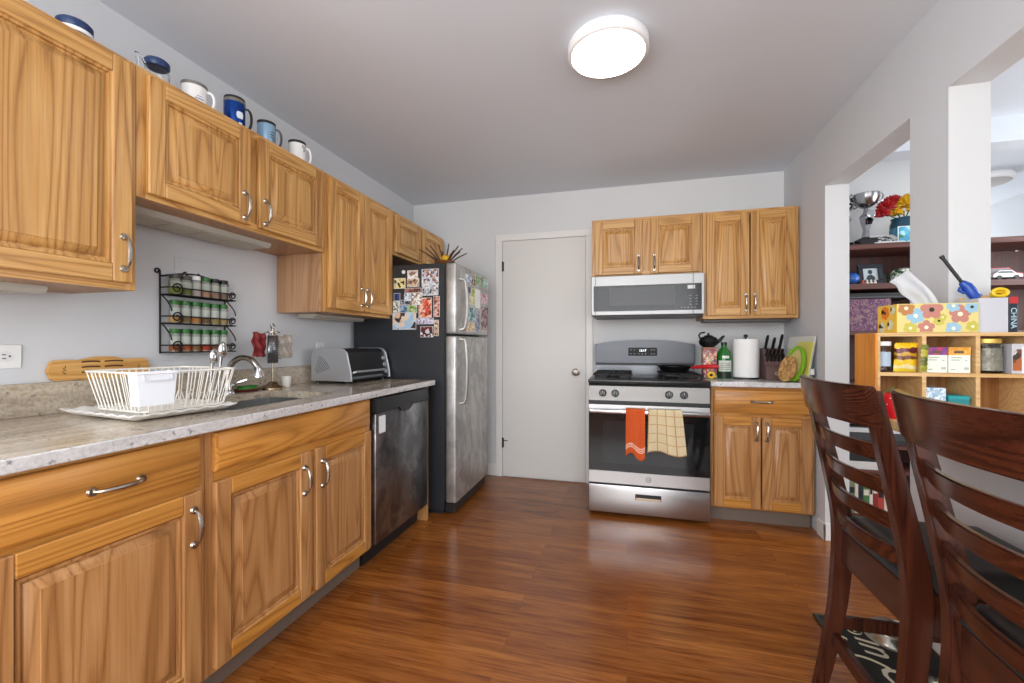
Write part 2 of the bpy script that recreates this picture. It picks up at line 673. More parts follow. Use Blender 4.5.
# ------------------------------------------------------------------ ceiling lamps
def ceiling_lamp(name, label, c, mat):
    t = thing(name, label, 'lamp', (c[0], c[1], CH))
    part('housing', B().lathe([(.164, CH), (.170, CH - .01), (.170, CH - .042), (.165, CH - .048), (.154, CH - .050), (.152, CH - .044), (0, CH - .044)], (c[0], c[1], 0), 56), WHITEP, t, ang=60)
    part('diffuser', B().lathe([(.1535, CH - .042), (.1535, CH - .050), (.147, CH - .054), (0, CH - .056)], (c[0], c[1], 0), 56), mat, t, ang=60)
    return t


ceiling_lamp('ceiling_light', 'round flush white ceiling lamp, lit, on the kitchen ceiling', (-.08, 1.88), emit('lit_diffuser', '#f6f6f8', LAMP_W))
ceiling_lamp('ceiling_light', 'round flush ceiling lamp, switched off, beyond the right-hand opening', (2.655, 4.14), M('#bdbbb7', .5))


# ------------------------------------------------------------------ cabinetry
def LX(X0):
    return lambda u, wv, n: (X0 + n, u, wv)          # faces +x: u = y


def BY(Y0):
    return lambda u, wv, n: (u, Y0 - n, wv)          # faces -y: u = x


def raised(b, u0, u1, w0, w1, t=.02, st=.056):
    b.box((u0, w0, 0), (u0 + st, w1, t), .003, 0).box((u1 - st, w0, 0), (u1, w1, t), .003, 0)
    b.box((u0 + st, w0, 0), (u1 - st, w0 + st, t), .003, 1).box((u0 + st, w1 - st, 0), (u1 - st, w1, t), .003, 1)
    a0, a1, c0, c1 = u0 + st - .001, u1 - st + .001, w0 + st - .001, w1 - st + .001
    loops = [(0, t - .0005), (.003, t - .005), (.010, t - .005), (.012, t - .013), (.017, t - .0135), (.020, t - .010), (.042, t - .003), (.043, t - .0015), (.046, t - .0015)]
    rings = []
    for i, n in loops:
        rings.append([b.v((a0 + i, c0 + i, n)), b.v((a1 - i, c0 + i, n)), b.v((a1 - i, c1 - i, n)), b.v((a0 + i, c1 - i, n))])
    for p, q in zip(rings, rings[1:]):
        for k in range(4):
            b.f([p[k], p[(k + 1) % 4], q[(k + 1) % 4], q[k]], 0)
    b.f(rings[-1], 0)
    return b


def slab_front(b, u0, u1, w0, w1, t=.02):
    b.box((u0, w0, 0), (u1, w1, t - .006), .001)
    i = .012
    lo = [b.v(p) for p in ((u0 + .002, w0 + .002, t - .006), (u1 - .002, w0 + .002, t - .006), (u1 - .002, w1 - .002, t - .006), (u0 + .002, w1 - .002, t - .006))]
    hi = [b.v(p) for p in ((u0 + i, w0 + i, t), (u1 - i, w0 + i, t), (u1 - i, w1 - i, t), (u0 + i, w1 - i, t))]
    for k in range(4):
        b.f([lo[k], lo[(k + 1) % 4], hi[(k + 1) % 4], hi[k]])
    b.f(hi)
    return b


def pull(xf, u, wv, n, ln, horiz, parent):
    """arched cabinet pull"""
    b = B()
    hl = ln / 2
    pts, rs = [], []
    for i in range(15):
        a = -1 + 2 * i / 14
        off = .024 * sqrt(max(0, 1 - a * a)) ** .9 + .004
        q = a * hl * .92
        pts.append(xf(u + q, wv, n + off) if horiz else xf(u, wv + q, n + off))
        rs.append(.0036 + .0034 * (1 - a * a))
    b.tube(pts, rs, 8)
    for sg in (-1, 1):
        q = sg * hl * .93
        a = xf(u + q, wv, n) if horiz else xf(u, wv + q, n)
        c = xf(u + q, wv, n + .006) if horiz else xf(u, wv + q, n + .006)
        b.tube([a, c], [.0125, .0095], 14)
    return part('handle', b, NICKEL, parent)


def cabinet(name, label, xf, dep, u0, u1, w0, w1, doors, drawers=(), mats=None, toe=0.0, group=None, cat='cabinet', side=None, ft=.02):
    """doors: (u0,u1,w0,w1,handle_u,handle_w); drawers: (u0,u1,w0,w1,handle or None)"""
    mv, mh = mats
    t = thing(name, label, cat, xf((u0 + u1) / 2, 0.0 if toe else w0, -dep / 2), group)
    lo = w0
    b = B(xf)
    b.box((u0, lo, -dep), (u0 + .016, w1, -ft)).box((u1 - .016, lo, -dep), (u1, w1, -ft))
    b.box((u0 + .016, lo, -dep), (u1 - .016, lo + .018, -ft))
    if not toe:
        b.box((u0 + .016, w1 - .018, -dep), (u1 - .016, w1, -ft))
    b.box((u0 + .016, lo + .018, -dep), (u1 - .016, w1 - .018, -dep + .008))
    part('carcass', b, side or OAKSIDE, t)
    fr = B(xf)
    holes_u = sorted([(d[0], d[1]) for d in doors])
    st = .03
    fr.box((u0, lo, -ft), (u0 + st, w1, 0), .001, 0).box((u1 - st, lo, -ft), (u1, w1, 0), .001, 0)
    fr.box((u0 + st, lo, -ft), (u1 - st, lo + .035, 0), .001, 1).box((u0 + st, w1 - .03, -ft), (u1 - st, w1, 0), .001, 1)
    for (a, c) in zip(holes_u, holes_u[1:]):
        if c[0] - a[1] > .012:
            fr.box((a[1] - .012, lo + .035, -ft), (c[0] + .012, w1 - .03, -.0005), 0, 0)
    for d in drawers[:1]:
        zb = d[2]; zt = max(q[3] for q in doors)
        fr.box((u0 + st, zt - .012, -ft), (u1 - st, zb + .012, -.0002), 0, 1)
    part('face_frame', fr, [mv, mh], t)
    for d in doors:
        o = part('door', raised(B(xf), *d[:4]), [mv, mh], t)
        if d[4] is not None:
            pull(xf, d[4], d[5], .02, .112, False, o)
    for d in drawers:
        o = part('drawer_front' if d[4] is None else 'drawer', slab_front(B(xf), *d[:4]), mh, t)
        if d[4] is not None:
            pull(xf, d[4], (d[2] + d[3]) / 2, .02, .118, True, o)
    if toe:
        b = B(xf)
        b.box((u0, 0, -.075), (u1, lo, -.06)).box((u0, 0, -dep), (u0 + .016, lo, -.075)).box((u1 - .016, 0, -dep), (u1, lo, -.075))
        part('toe_kick', b, TOE, t)
    return t


UX = LX(-1.595)
UM = (OAKZ, OAKY)
G1 = None
UT = 2.093
cabinet('wall_cabinet', 'tall oak wall cabinet above the left end of the counter, one big door', UX, .313, .42, 1.061, 1.33, UT,
        [(.445, 1.040, 1.352, 2.075, 1.014, 1.447)], mats=UM)
cabinet('wall_cabinet', 'short two-door oak wall cabinet above the sink with mugs on top', UX, .313, 1.063, 1.988, 1.65, UT,
        [(1.090, 1.502, 1.668, 2.072, 1.47, 1.745), (1.545, 1.962, 1.668, 2.072, 1.578, 1.745)], mats=UM)
cabinet('wall_cabinet', 'tall two-door oak wall cabinet beside the fridge, above the toaster oven', UX, .313, 1.990, 2.680, 1.33, UT,
        [(2.012, 2.333, 1.352, 2.075, 2.308, 1.44), (2.342, 2.660, 1.352, 2.075, 2.367, 1.44)], mats=UM)
cabinet('wall_cabinet', 'low two-door oak wall cabinet over the fridge', UX, .313, 2.682, 3.545, 1.785, UT,
        [(2.71, 3.09, 1.805, 2.072, None, 0), (3.125, 3.52, 1.805, 2.072, None, 0)], mats=UM)
RY = BY(3.285)
RM = (OAKZ, OAKX)
cabinet('wall_cabinet', 'short two-door oak wall cabinet above the microwave', RY, .31, -.255, .517, 1.655, 2.086,
        [(-.232, .108, 1.668, 2.066, .083, 1.745), (.166, .500, 1.668, 2.066, .191, 1.745)], mats=RM)
cabinet('wall_cabinet', 'tall two-door oak wall cabinet in the back right corner, right of the microwave', RY, .31, .519, 1.116, 1.33, 2.086,
        [(.541, .814, 1.352, 2.068, .790, 1.44), (.822, 1.095, 1.352, 2.068, .846, 1.44)], mats=RM)
LBX = LX(-1.276)
LM = (LOWZ, LOWY)
cabinet('base_cabinet', 'oak base cabinet at the near end of the left counter, one drawer over a door', LBX, .63, .53, 1.042, .10, .880,
        [(.549, 1.020, .118, .703, .994, .60)], [(.549, 1.019, .716, .866, .795)], mats=LM, toe=1)
cabinet('base_cabinet', 'oak base cabinet under the sink, two doors below a plain false drawer', LBX, .63, 1.044, 1.932, .10, .880,
        [(1.066, 1.487, .118, .712, 1.452, .60), (1.522, 1.918, .118, .712, 1.558, .60)], [(1.067, 1.914, .745, .868, None)], mats=LM, toe=1)
RBY = BY(3.02)
cabinet('base_cabinet', 'oak base cabinet right of the stove, one drawer over two doors', RBY, .575, .523, 1.112, .10, .880,
        [(.541, .812, .112, .692, .787, .60), (.820, 1.094, .112, .692, .845, .60)], [(.541, 1.094, .716, .862, .817)], mats=(LOWZ, LOWX), toe=1)
solo('end_panel', B().box((-1.90, 2.553, 0), (-1.262, 2.575, .880), .001), LOWZ, 'narrow oak end panel between dishwasher and fridge', 'panel')

# dishwasher
t = thing('dishwasher', 'stainless steel dishwasher under the left counter, beside the fridge', 'dishwasher', (-1.57, 2.24, 0))
part('tub', B().box((-1.86, 1.940, .10), (-1.285, 2.545, .872)), BLACKP, t)
part('door', B().box((-1.283, 1.944, .115), (-1.248, 2.540, .792), .006, 0, 2), STEELD, t)
b = B()
b.prism([(-1.283, .795), (-1.244, .795), (-1.240, .81), (-1.246, .868), (-1.283, .87)], 'y', 1.944, 2.540)
cp = part('control_panel', b, M('#3b3d40', .3, .6), t)
part('pocket_handle', B().prism([(2.17, .80), (2.19, .775), (2.235, .765), (2.28, .768), (2.32, .785), (2.33, .803)], 'x', -1.2475, -1.2405), BLACKG, t)
part('energy_label', B().box((-1.2476, 1.972, .685), (-1.2468, 2.035, .775)), M('#e9eaec', .6), t)
b = B().lathe([(.011, 0), (.011, .0015), (0, .0018)], (-1.2478, 2.33, .235), 18, axis='x')
part('badge', b, M('#8b8d90', .25, 1), t)
part('toe_plate', B().box((-1.34, 1.944, .0), (-1.325, 2.545, .10)), BLACKP, t)

# left worktop with a sink cut-out
SX0, SX1, SY0, SY1 = -1.775, -1.375, 1.21, 1.80
b = B()
ZT, ZU = .914, .882
CX0, CX1, CY0, CY1 = XL, -1.243, .50, 2.625
b.box((CX0, CY0, ZU), (CX1, SY0, ZT)).box((CX0, SY1, ZU), (CX1, CY1, ZT)).box((CX0, SY0, ZU), (SX0, SY1, ZT)).box((SX1, SY0, ZU), (CX1, SY1, ZT))
t = thing('worktop', 'long beige granite worktop with sink cut-out along the left wall', 'worktop', (-1.58, 1.4, ZU))
bmesh.ops.remove_doubles(b.bm, verts=b.bm.verts[:], dist=1e-5)
part('slab', b, GRAN, t)
part('front_edge', B().box((CX1, CY0, ZU - .002), (CX1 + .008, CY1, ZT - .001), .003), GRANW, t)
part('backsplash', B().box((XL, CY0, ZT), (XL + .022, CY1, 1.022), .002), GRAN, t)
t = thing('sink', 'undermount stainless steel sink sunk in the left worktop', 'sink', (-1.575, 1.5, .70))
b = B()
th = .004
b.box((SX0 - .01, SY0 - .01, .872), (SX0 + .004, SY1 + .01, .8815)).box((SX1 - .004, SY0 - .01, .872), (SX1 + .01, SY1 + .01, .8815))
b.box((SX0 + .004, SY0 - .01, .872), (SX1 - .004, SY0 + .004, .8815)).box((SX0 + .004, SY1 - .004, .872), (SX1 - .004, SY1 + .01, .8815))
b.box((SX0, SY0, .71), (SX1, SY1, .714)).box((SX0, SY0, .714), (SX0 + .004, SY1, .873)).box((SX1 - .004, SY0, .714), (SX1, SY1, .873))
b.box((SX0, SY0, .714), (SX1, SY0 + .004, .873)).box((SX0, SY1 - .004, .714), (SX1, SY1, .873))
part('basin', b, STEEL, t)
part('drain', B().lathe([(0, .714), (.045, .714), (.045, .718), (.03, .717), (0, .7165)], (-1.575, 1.5, 0), 24), CHROME, t)

# right worktop
t = thing('worktop', 'short pale granite worktop right of the stove', 'worktop', (.82, 3.26, ZU))
part('slab', B().box((.517, 2.975, ZU), (XR, YB, ZT), .003), GRANW, t)

# under-cabinet lights
def strip_light(label, y0, y1, x0, x1, z):
    t = thing('under_cabinet_light', label, 'light fixture', ((x0 + x1) / 2, (y0 + y1) / 2, z))
    part('housing', B().prism([(x0, z), (x1, z), (x1, z - .012), (x1 - .012, z - .022), (x0, z - .022)], 'y', y0, y1), M('#b9b5aa', .4), t)
    n = 4
    for k in range(n):
        a = y0 + .05 + (y1 - y0 - .1) * k / n
        c = a + (y1 - y0 - .1) / n - .02
        part('lens', B().box((x0 + .03, a, z - .0245), (x1 - .035, c, z - .022)), M('#b9b09b', .4), t)


strip_light('long white light fixture under the short cabinet above the sink', 1.10, 1.735, -1.87, -1.70, 1.6495)
strip_light('white light fixture under the tall near left wall cabinet', .5, .90, -1.87, -1.72, 1.3295)
strip_light('white light fixture under the wall cabinet above the toaster oven', 2.12, 2.60, -1.88, -1.76, 1.3295)
t = thing('under_cabinet_light', 'dark slim light bar under the back corner wall cabinet', 'light fixture', (.8, 3.4, 1.329))
part('body', B().box((.53, 3.32, 1.308), (1.08, 3.44, 1.3295), .004), M('#55524e', .5), t)

# wall plates
def outlet(label, x, y, z, plug=False):
    t = thing('outlet', label, 'outlet', (x, y, z))
    part('plate', B().box((x, y - .037, z - .058), (x + .006, y + .037, z + .058), .002), M('#e6e6e6', .4), t)
    for dz in (-.02, .02):
        b = B().lathe([(.0165, .0), (.0165, .002), (0, .002)], (x + .006, y, z + dz), 20, axis='x')
        s_ = part('socket', b, M('#dedede', .4), t)
        b = B().box((x + .008, y - .008, z + dz - .005), (x + .0083, y - .006, z + dz + .005)).box((x + .008, y + .006, z + dz - .004), (x + .0083, y + .008, z + dz + .004))
        part('slots', b, BLACKP, s_)


t = thing('outlet', 'white wall outlet at the left edge above the backsplash', 'outlet', (XL, .875, 1.05))
part('plate', B().box((XL, .80, 1.073), (XL + .006, .934, 1.15), .002), M('#e6e6e6', .4), t)
for yy in (.835, .895):
    s_ = part('socket', B().lathe([(.018, 0), (.018, .002), (0, .002)], (XL + .006, yy, 1.111), 20, axis='x'), M('#dedede', .4), t)
    part('slots', B().box((XL + .008, yy - .008, 1.116), (XL + .0084, yy + .001, 1.119)).box((XL + .008, yy - .008, 1.104), (XL + .0084, yy + .001, 1.107)).box((XL + .008, yy + .007, 1.110), (XL + .0084, yy + .012, 1.115)), BLACKP, s_)
outlet('white wall outlet between the tool stand and the toaster oven', XL, 2.345, 1.105)
solo('cover_plate', B().box((XL, 1.424, 1.43), (XL + .004, 1.585, 1.535), .0015), WALL, 'blank painted cover plate on the wall above the spice rack', 'wall plate')

# ------------------------------------------------------------------ fridge
FY0, FY1, FXB, FX = 2.66, 3.345, -1.19, -1.103
t = fr = thing('refrigerator', 'stainless top-freezer refrigerator with charcoal sides in the back left corner', 'refrigerator', (-1.5, 3.0, 0))
part('body', B().box((-1.89, FY0, .03), (FXB, FY1, 1.70), .006).box((-1.85, FY0 + .03, 0), (FXB - .02, FY1 - .03, .03)), FRIDGES, t)
part('gasket', B().box((FXB, FY0 + .012, .09), (FXB + .012, FY1 - .012, 1.69)), BLACKP, t)
for nm, z0, z1, hz0, hz1 in (('freezer_door', 1.222, 1.70, 1.25, 1.60), ('fridge_door', .085, 1.208, .745, 1.19)):
    d = part(nm, B().box((FXB + .012, FY0 + .003, z0), (FX, FY1 - .003, z1), .012, 0, 3), STEELF, t)
    pts = [(FX - .002, FY0 + .075, hz0), (FX + .035, FY0 + .075, hz0 + .01)]
    for i in range(9):
        k = i / 8
        pts.append((FX + .042 + .012 * sin(pi * k), FY0 + .075, hz0 + .03 + (hz1 - hz0 - .06) * k))
    pts += [(FX + .035, FY0 + .075, hz1 - .01), (FX - .002, FY0 + .075, hz1)]
    part('handle', B().tube(pts, .0115, 10), steel('fridge_handle_steel', '#cfcfcd', .28), d)
part('kick_grille', B().box((FXB + .002, FY0 + .02, .015), (FX - .02, FY1 - .02, .08), .004), BLACKP, t)
b = B()
b.box((FXB + .014, FY0 + .02, 1.70), (FX - .02, FY0 + .06, 1.708), .003)
part('hinge_cover', b, BLACKP, t)

PHO = []
def photo(rect, label, cols, sc=55, name='photo', cat='photo', white=.0022, thick=.0012, crop=(385, 260, 8.035), side='y', off=0.0):
    u0, v0, u1, v1 = (crop[0] + rect[0] / crop[2], crop[1] + rect[1] / crop[2], crop[0] + rect[2] / crop[2], crop[1] + rect[3] / crop[2])
    m = mosaic('print_%d' % len(PHO), cols, sc * 1.15)
    PHO.append(m)
    if side == 'y':
        off = .0006 * (len(PHO) % 5)
        Y = FY0 - .0005 - off
        a, c = px(u0, v0, y=Y), px(u1, v1, y=Y)
        b = B().box((a[0], Y - thick, c[2]), (c[0], Y, a[2]))
        wv = min(white, (c[0] - a[0]) * .12)
        b.box((a[0] + wv, Y - thick - .0004, c[2] + wv), (c[0] - wv, Y - thick, a[2] - wv), 0, 1)
    else:
        off = .0006 * (len(PHO) % 5)
        X = FX + .0005 + off
        a, c = px(u0, v0, x=X), px(u1, v1, x=X)
        z0, z1 = sorted((1.15 + (px(u1, v1, x=X)[2] - 1.15), a[2]))
        b = B().box((X, a[1], z0), (X + thick, c[1], z1))
        wv = min(white, (c[1] - a[1]) * .08)
        b.box((X + thick, a[1] + wv, z0 + wv), (X + thick + .0004, c[1] - wv, z1 - wv), 0, 1)
    return solo(name, b, [M('#eceae6', .35), m], label, cat, 'photos and papers stuck on the fridge', smooth=False)


SD = [
    ((72, 148, 165, 228), 'cream card with a small dark drawing, upper left on the fridge side', ['#e8dfa4', '#e4d999', '#3c3a32', '#ece3ad', '#c9be85'], 40),
    ((178, 150, 275, 215), 'tan portrait photo beside the cream card on the fridge side', ['#a07a55', '#c9a987', '#5b3f2b', '#d7cdbd'], 60),
    ((180, 85, 265, 146), 'photo of a white dome shape, top middle of the fridge side', ['#f0eeea', '#d9c4b2', '#e8e6e4', '#8a6f5f'], 40),
    ((295, 75, 432, 200), 'large pale blue group photo, top right on the fridge side', ['#cfdbe6', '#b7c6d6', '#8d5b4b', '#e1e8ee', '#5b4a4a', '#c79a84'], 60),
    ((297, 204, 428, 283), 'pale photo of two people under the large group photo on the fridge side', ['#cdd7df', '#32323a', '#b98f7a', '#dfe5ea', '#a6b4c1'], 55),
    ((160, 228, 290, 262), 'narrow dark red photo strip under the tan portrait', ['#5c2a26', '#8c5146', '#3a2422', '#b07a68'], 80),
    ((72, 268, 122, 328), 'small navy blue square at the left edge of the fridge photos', ['#1c3566', '#2b4a85', '#16264a'], 60),
    ((155, 266, 210, 328), 'small blue and white photo right of the navy square', ['#9db8d3', '#dfe8ef', '#53708f', '#e9eef2'], 70),
    ((215, 266, 298, 360), 'white wedding-style photo in the middle of the fridge side', ['#eeeae3', '#d9c6b5', '#59473f', '#f2f0ec', '#b69d88'], 60),
    ((120, 322, 205, 358), 'black strip with pale lettering-like marks among the fridge photos', ['#1e2230', '#262b3a', '#1b1e29', '#aab0bd'], 90),
    ((66, 332, 118, 420), 'pale grey green photo at the left edge below the navy square', ['#d6dcd6', '#8e9b94', '#e6e7e1', '#5f6b66'], 60),
    ((122, 364, 180, 438), 'blue jeans coloured photo under the black strip', ['#5b7fae', '#8fabcd', '#3c5678', '#c5d2e0'], 60),
    ((184, 364, 258, 424), 'bright green lawn photo left of the pink framed picture', ['#6c9a3f', '#a9c27d', '#d8d3c8', '#4d6f37'], 60),
    ((62, 424, 250, 558), 'big photo of pale hands with a light blue patch, bottom left of the fridge photos', ['#b9d3e6', '#d9b9a0', '#3a2b26', '#e3cdb9', '#9fc0db', '#caa48a'], 28),
    ((270, 305, 375, 462), 'pink bordered picture with an orange red figure on the fridge side', ['#d65a3a', '#e98a63', '#7b2f22', '#efc3b0', '#c9523a'], 40),
    ((390, 292, 440, 456), 'tall narrow reddish brown photo strip at the right edge of the fridge side', ['#a65a48', '#d29a86', '#6d362b', '#e0c0b2'], 60),
    ((254, 468, 392, 514), 'wide lavender photo strip under the pink bordered picture', ['#b7aecb', '#d8d3e2', '#6b6485', '#e8e5ee'], 70),
    ((285, 534, 388, 620), 'lowest photo on the fridge side, dark red with a white round shape', ['#6b1d22', '#2a2226', '#e5e3e1', '#46202a', '#d4d0cf'], 38),
    ((396, 482, 432, 610), 'narrow tan and black photo at the lower right of the fridge side', ['#c8a888', '#2e2723', '#e2cdb6', '#7d6552'], 60),
]
for i, (r_, lb, cl, sc) in enumerate(SD):
    photo(r_, lb, cl, sc)
a = px(385 + 150 / 8.035, 260 + 97 / 8.035, y=FY0)
b = B().lathe([(.013, 0), (.013, .004), (.009, .007), (0, .008)], (0, 0, 0), 20)
for v in b.bm.verts:
    x, y, z = v.co
    v.co = (a[0] + x, FY0 - .0002 - z, a[2] + y)
solo('magnet', b, WHITEP, 'round white magnet at the top left of the fridge side', 'magnet')
FD = [
    ((205, 108, 246, 200), 'small blue and white note at the top near the freezer handle', ['#5c84b8', '#c7d5e4', '#e9edf0']),
    ((248, 118, 284, 212), 'small black and orange card near the top of the freezer door', ['#2a2426', '#c8742c', '#403438', '#d9c5a8']),
    ((287, 120, 338, 218), 'green leafy card at the top of the freezer door', ['#6f9c5c', '#93b67f', '#4f7844', '#b8cda8']),
    ((345, 150, 384, 240), 'pale sea green card at the top far corner of the freezer door', ['#a9c9bd', '#cfe0d8', '#7fae9d']),
    ((212, 206, 246, 272), 'small navy card under the blue and white note on the freezer door', ['#1f2f5e', '#33508c', '#25335a']),
    ((249, 222, 278, 305), 'narrow yellow-green card in the middle of the freezer door', ['#c0c83c', '#7d9a2d', '#d7d96c']),
    ((281, 228, 322, 392), 'tall plain white sheet in the middle of the freezer door', ['#f3f3f0', '#eeeeea']),
    ((326, 262, 384, 362), 'pink card at the far side of the freezer door', ['#d79aa4', '#e6bcc2', '#b86f7e', '#efe0df']),
    ((212, 278, 278, 366), 'pale yellow drawing on the freezer door below the navy card', ['#e6dfae', '#d9cf8c', '#b9c6a0', '#efeacb']),
    ((207, 370, 278, 496), 'teal patterned sheet on the lower half of the freezer door', ['#4f9aa0', '#2f6f7a', '#9cc8c6', '#dfe8e4', '#3c565e']),
    ((282, 398, 322, 588), 'tall grey blue photo strip at the bottom of the freezer door', ['#7c8ba3', '#a9b4c5', '#55617a', '#c9b8ac']),
    ((326, 366, 384, 570), 'tall brown and mauve photo collage at the far bottom of the freezer door', ['#6d4a4e', '#9a7a7c', '#c7aaa6', '#3e2d33']),
    ((212, 500, 276, 576), 'cream card with orange marks at the bottom of the freezer door', ['#e7d8b2', '#d99a4f', '#efe6cd', '#c9b58a']),
]
for r_, lb, cl in FD:
    photo(r_, lb, cl, 45, crop=(440, 260, 8.035), side='x', name='card', cat='card')

# spiky decoration on the fridge
t = thing('stick_bowl', 'brown bowl of fanned-out sticks with a yellow centre on the fridge top', 'decoration', (-1.245, 2.80, 1.70))
bx, by, bz = -1.245, 2.80, 1.7005
for k, (dx, dy, dz) in enumerate([(-.17, -.06, .12), (-.12, -.06, .13), (-.03, -.04, .15), (.05, -.04, .15), (.12, -.04, .13), (.145, -.03, .115), (-.06, .09, .13), (.08, .09, .12), (0, .12, .12), (-.15, .05, .1), (.02, .02, .13), (.16, .02, .09), (-.1, -.03, .15), (.09, -.05, .1)]):
    b = B().tube([(bx + dx * .12, by + dy * .12, bz + .012), (bx + dx * .6, by + dy * .6, bz + .012 + dz * .55), (bx + dx, by + dy, bz + dz)], [.0055, .005, .004], 6)
    part('stick', b, M('#4a3421', .6), t)
part('bowl', B().lathe([(0, 0), (.04, 0), (.065, .02), (.075, .035), (.07, .035), (.058, .022), (0, .012)], (bx, by, bz), 20), M('#7a4f24', .5), t)
part('flower_centre', B().sphere((bx + .01, by, bz + .055), (.035, .035, .03)), M('#d9a520', .6), t)

# ------------------------------------------------------------------ stove
t = stove = thing('gas_range', 'stainless gas range with black oven window against the back wall', 'stove', (.128, 3.25, 0))
X0, X1, YF = -.253, .509, 2.935
part('body', B().box((X0, YF + .035, .03), (X1, 3.57, .895), .003).box((X0 + .04, YF + .1, 0), (X1 - .04, 3.5, .03)), BLACKM, t)
b = B().box((X0 - .002, YF - .005, .893), (X1 + .002, 3.57, .916), .006, 0, 2)
part('cooktop', b, M('#202123', .3), t)
b = B().prism([(YF + .035, .772), (YF - .006, .776), (YF + .004, .872), (YF + .035, .888)], 'x', X0 + .004, X1 - .004)
cpn = part('control_panel', b, steel('panel_steel', '#8f8d8a', .5, 0), t)
part('panel_gap', B().box((X0 + .006, YF + .006, .752), (X1 - .006, YF + .034, .773)), BLACKP, t)
for xk in (-.157, -.076, .262, .352):
    b = B()
    nrm = Vector((0, -1, .1)).normalized()
    c0 = Vector((xk, YF - .002, .825))
    b.tube([c0, c0 + nrm * .005, c0 + nrm * .006, c0 + nrm * .026], [.025, .0245, .021, .018], 22)
    b.box((xk - .004, YF - .036, .806), (xk + .004, YF - .02, .846), .002)
    k = part('knob', b, M('#111112', .3), t)
    part('pointer', B().box((xk - .001, YF - .0368, .828), (xk + .001, YF - .0355, .845)), M('#d8d8d8', .4), k)
d = part('oven_door', B().box((X0 + .003, YF, .222), (X1 - .003, YF + .034, .752), .005), BLACKM, t)
part('glass', B().box((X0 + .006, YF - .003, .306), (X1 - .006, YF, .690), .001), BLACKG, d)
b = B().box((X0 + .10, YF - .0036, .36), (X1 - .10, YF - .003, .64))
part('window', b, M('#1d2226', .06), d)
b = B().box((X0 + .003, YF - .006, .224), (X1 - .003, YF + .001, .306), .002)
part('lower_band', b, STEELX, d)
part('upper_band', B().box((X0 + .003, YF - .004, .69), (X1 - .003, YF + .001, .75), .002), STEELX, d)
b = B().box((X0 + .006, YF - .052, .694), (X1 - .006, YF - .03, .724), .009, 0, 3)
for xx in (X0 + .02, X1 - .045):
    b.box((xx, YF - .034, .699), (xx + .025, YF - .002, .719), .002)
part('handle', b, steel('handle_steel', '#d2d2d2', .22, 0), d)
# round emblem
b = B()
cx, cz = .135, .265
b.tube([(cx + .016 * cos(a * pi / 12), YF - .0065, cz + .016 * sin(a * pi / 12)) for a in range(24)], .0016, 6, True)
b.text('GE', .02, (cx, YF - .0066, cz), (1, 0, 0), (0, 0, 1), shear=.3)
part('emblem', b, M('#5c5e60', .3, .8), d)
dr = part('drawer', B().box((X0 + .003, YF - .004, .028), (X1 - .003, YF + .034, .212), .006, 0, 2), STEELX, t)
part('grip_recess', B().box((.052, YF - .0055, .128), (.215, YF - .003, .166)), BLACKP, dr)
part('grip_lip', B().box((.056, YF - .011, .128), (.211, YF - .005, .143), .003), M('#c9b49a', .3, 1), dr)
# backguard with arched top
poly = []
x0, x1 = X0 + .002, X1 - .01
for i in range(21):
    k = i / 20
    poly.append((x0 + (x1 - x0) * k, 1.15 + .036 * (1 - abs(2 * k - 1) ** 2.6)))
poly += [(x1, 1.005), (x0, 1.005)]
b = B().prism(poly, 'y', 3.49, 3.565)
bmesh.ops.bevel(b.bm, geom=[e for e in b.bm.edges if abs(e.verts[0].co.y - e.verts[1].co.y) < 1e-6 and e.verts[0].co.y < 3.5], offset=.005, segments=2, affect='EDGES', clamp_overlap=True)
bg = part('backguard', b, steel('backguard_steel', '#4a4b4e', .32, 0), t)
part('lower_splash', B().box((x0 + .004, 3.505, .914), (x1 - .004, 3.565, .985)), steel('splash_steel', '#5f6164', .3, 0), t)
part('vent_gap', B().box((x0 + .006, 3.515, .985), (x1 - .006, 3.565, 1.006)), BLACKP, t)
dp = part('display', B().box((.01, 3.4865, 1.062), (.225, 3.491, 1.125), .001), M('#08090a', .3, 0, 'display_black', Specular_IOR_Level=.15), bg)
b = B()
b.text('12:17', .024, (.118, 3.4862, 1.102), (1, 0, 0), (0, 0, 1))
part('clock_digits', b, emit('clock_glow', '#e8f4ff', 2.2), dp)
b = B()
for xx in (.03, .055, .185, .205):
    for zz in (1.077, 1.108):
        b.box((xx - .005, 3.4862, zz - .0015), (xx + .005, 3.4866, zz + .0015))
for xx in (.09, .115, .14):
    b.box((xx - .005, 3.4862, 1.0755), (xx + .005, 3.4866, 1.0785))
part('button_marks', b, M('#b9bbbd', .5), dp)
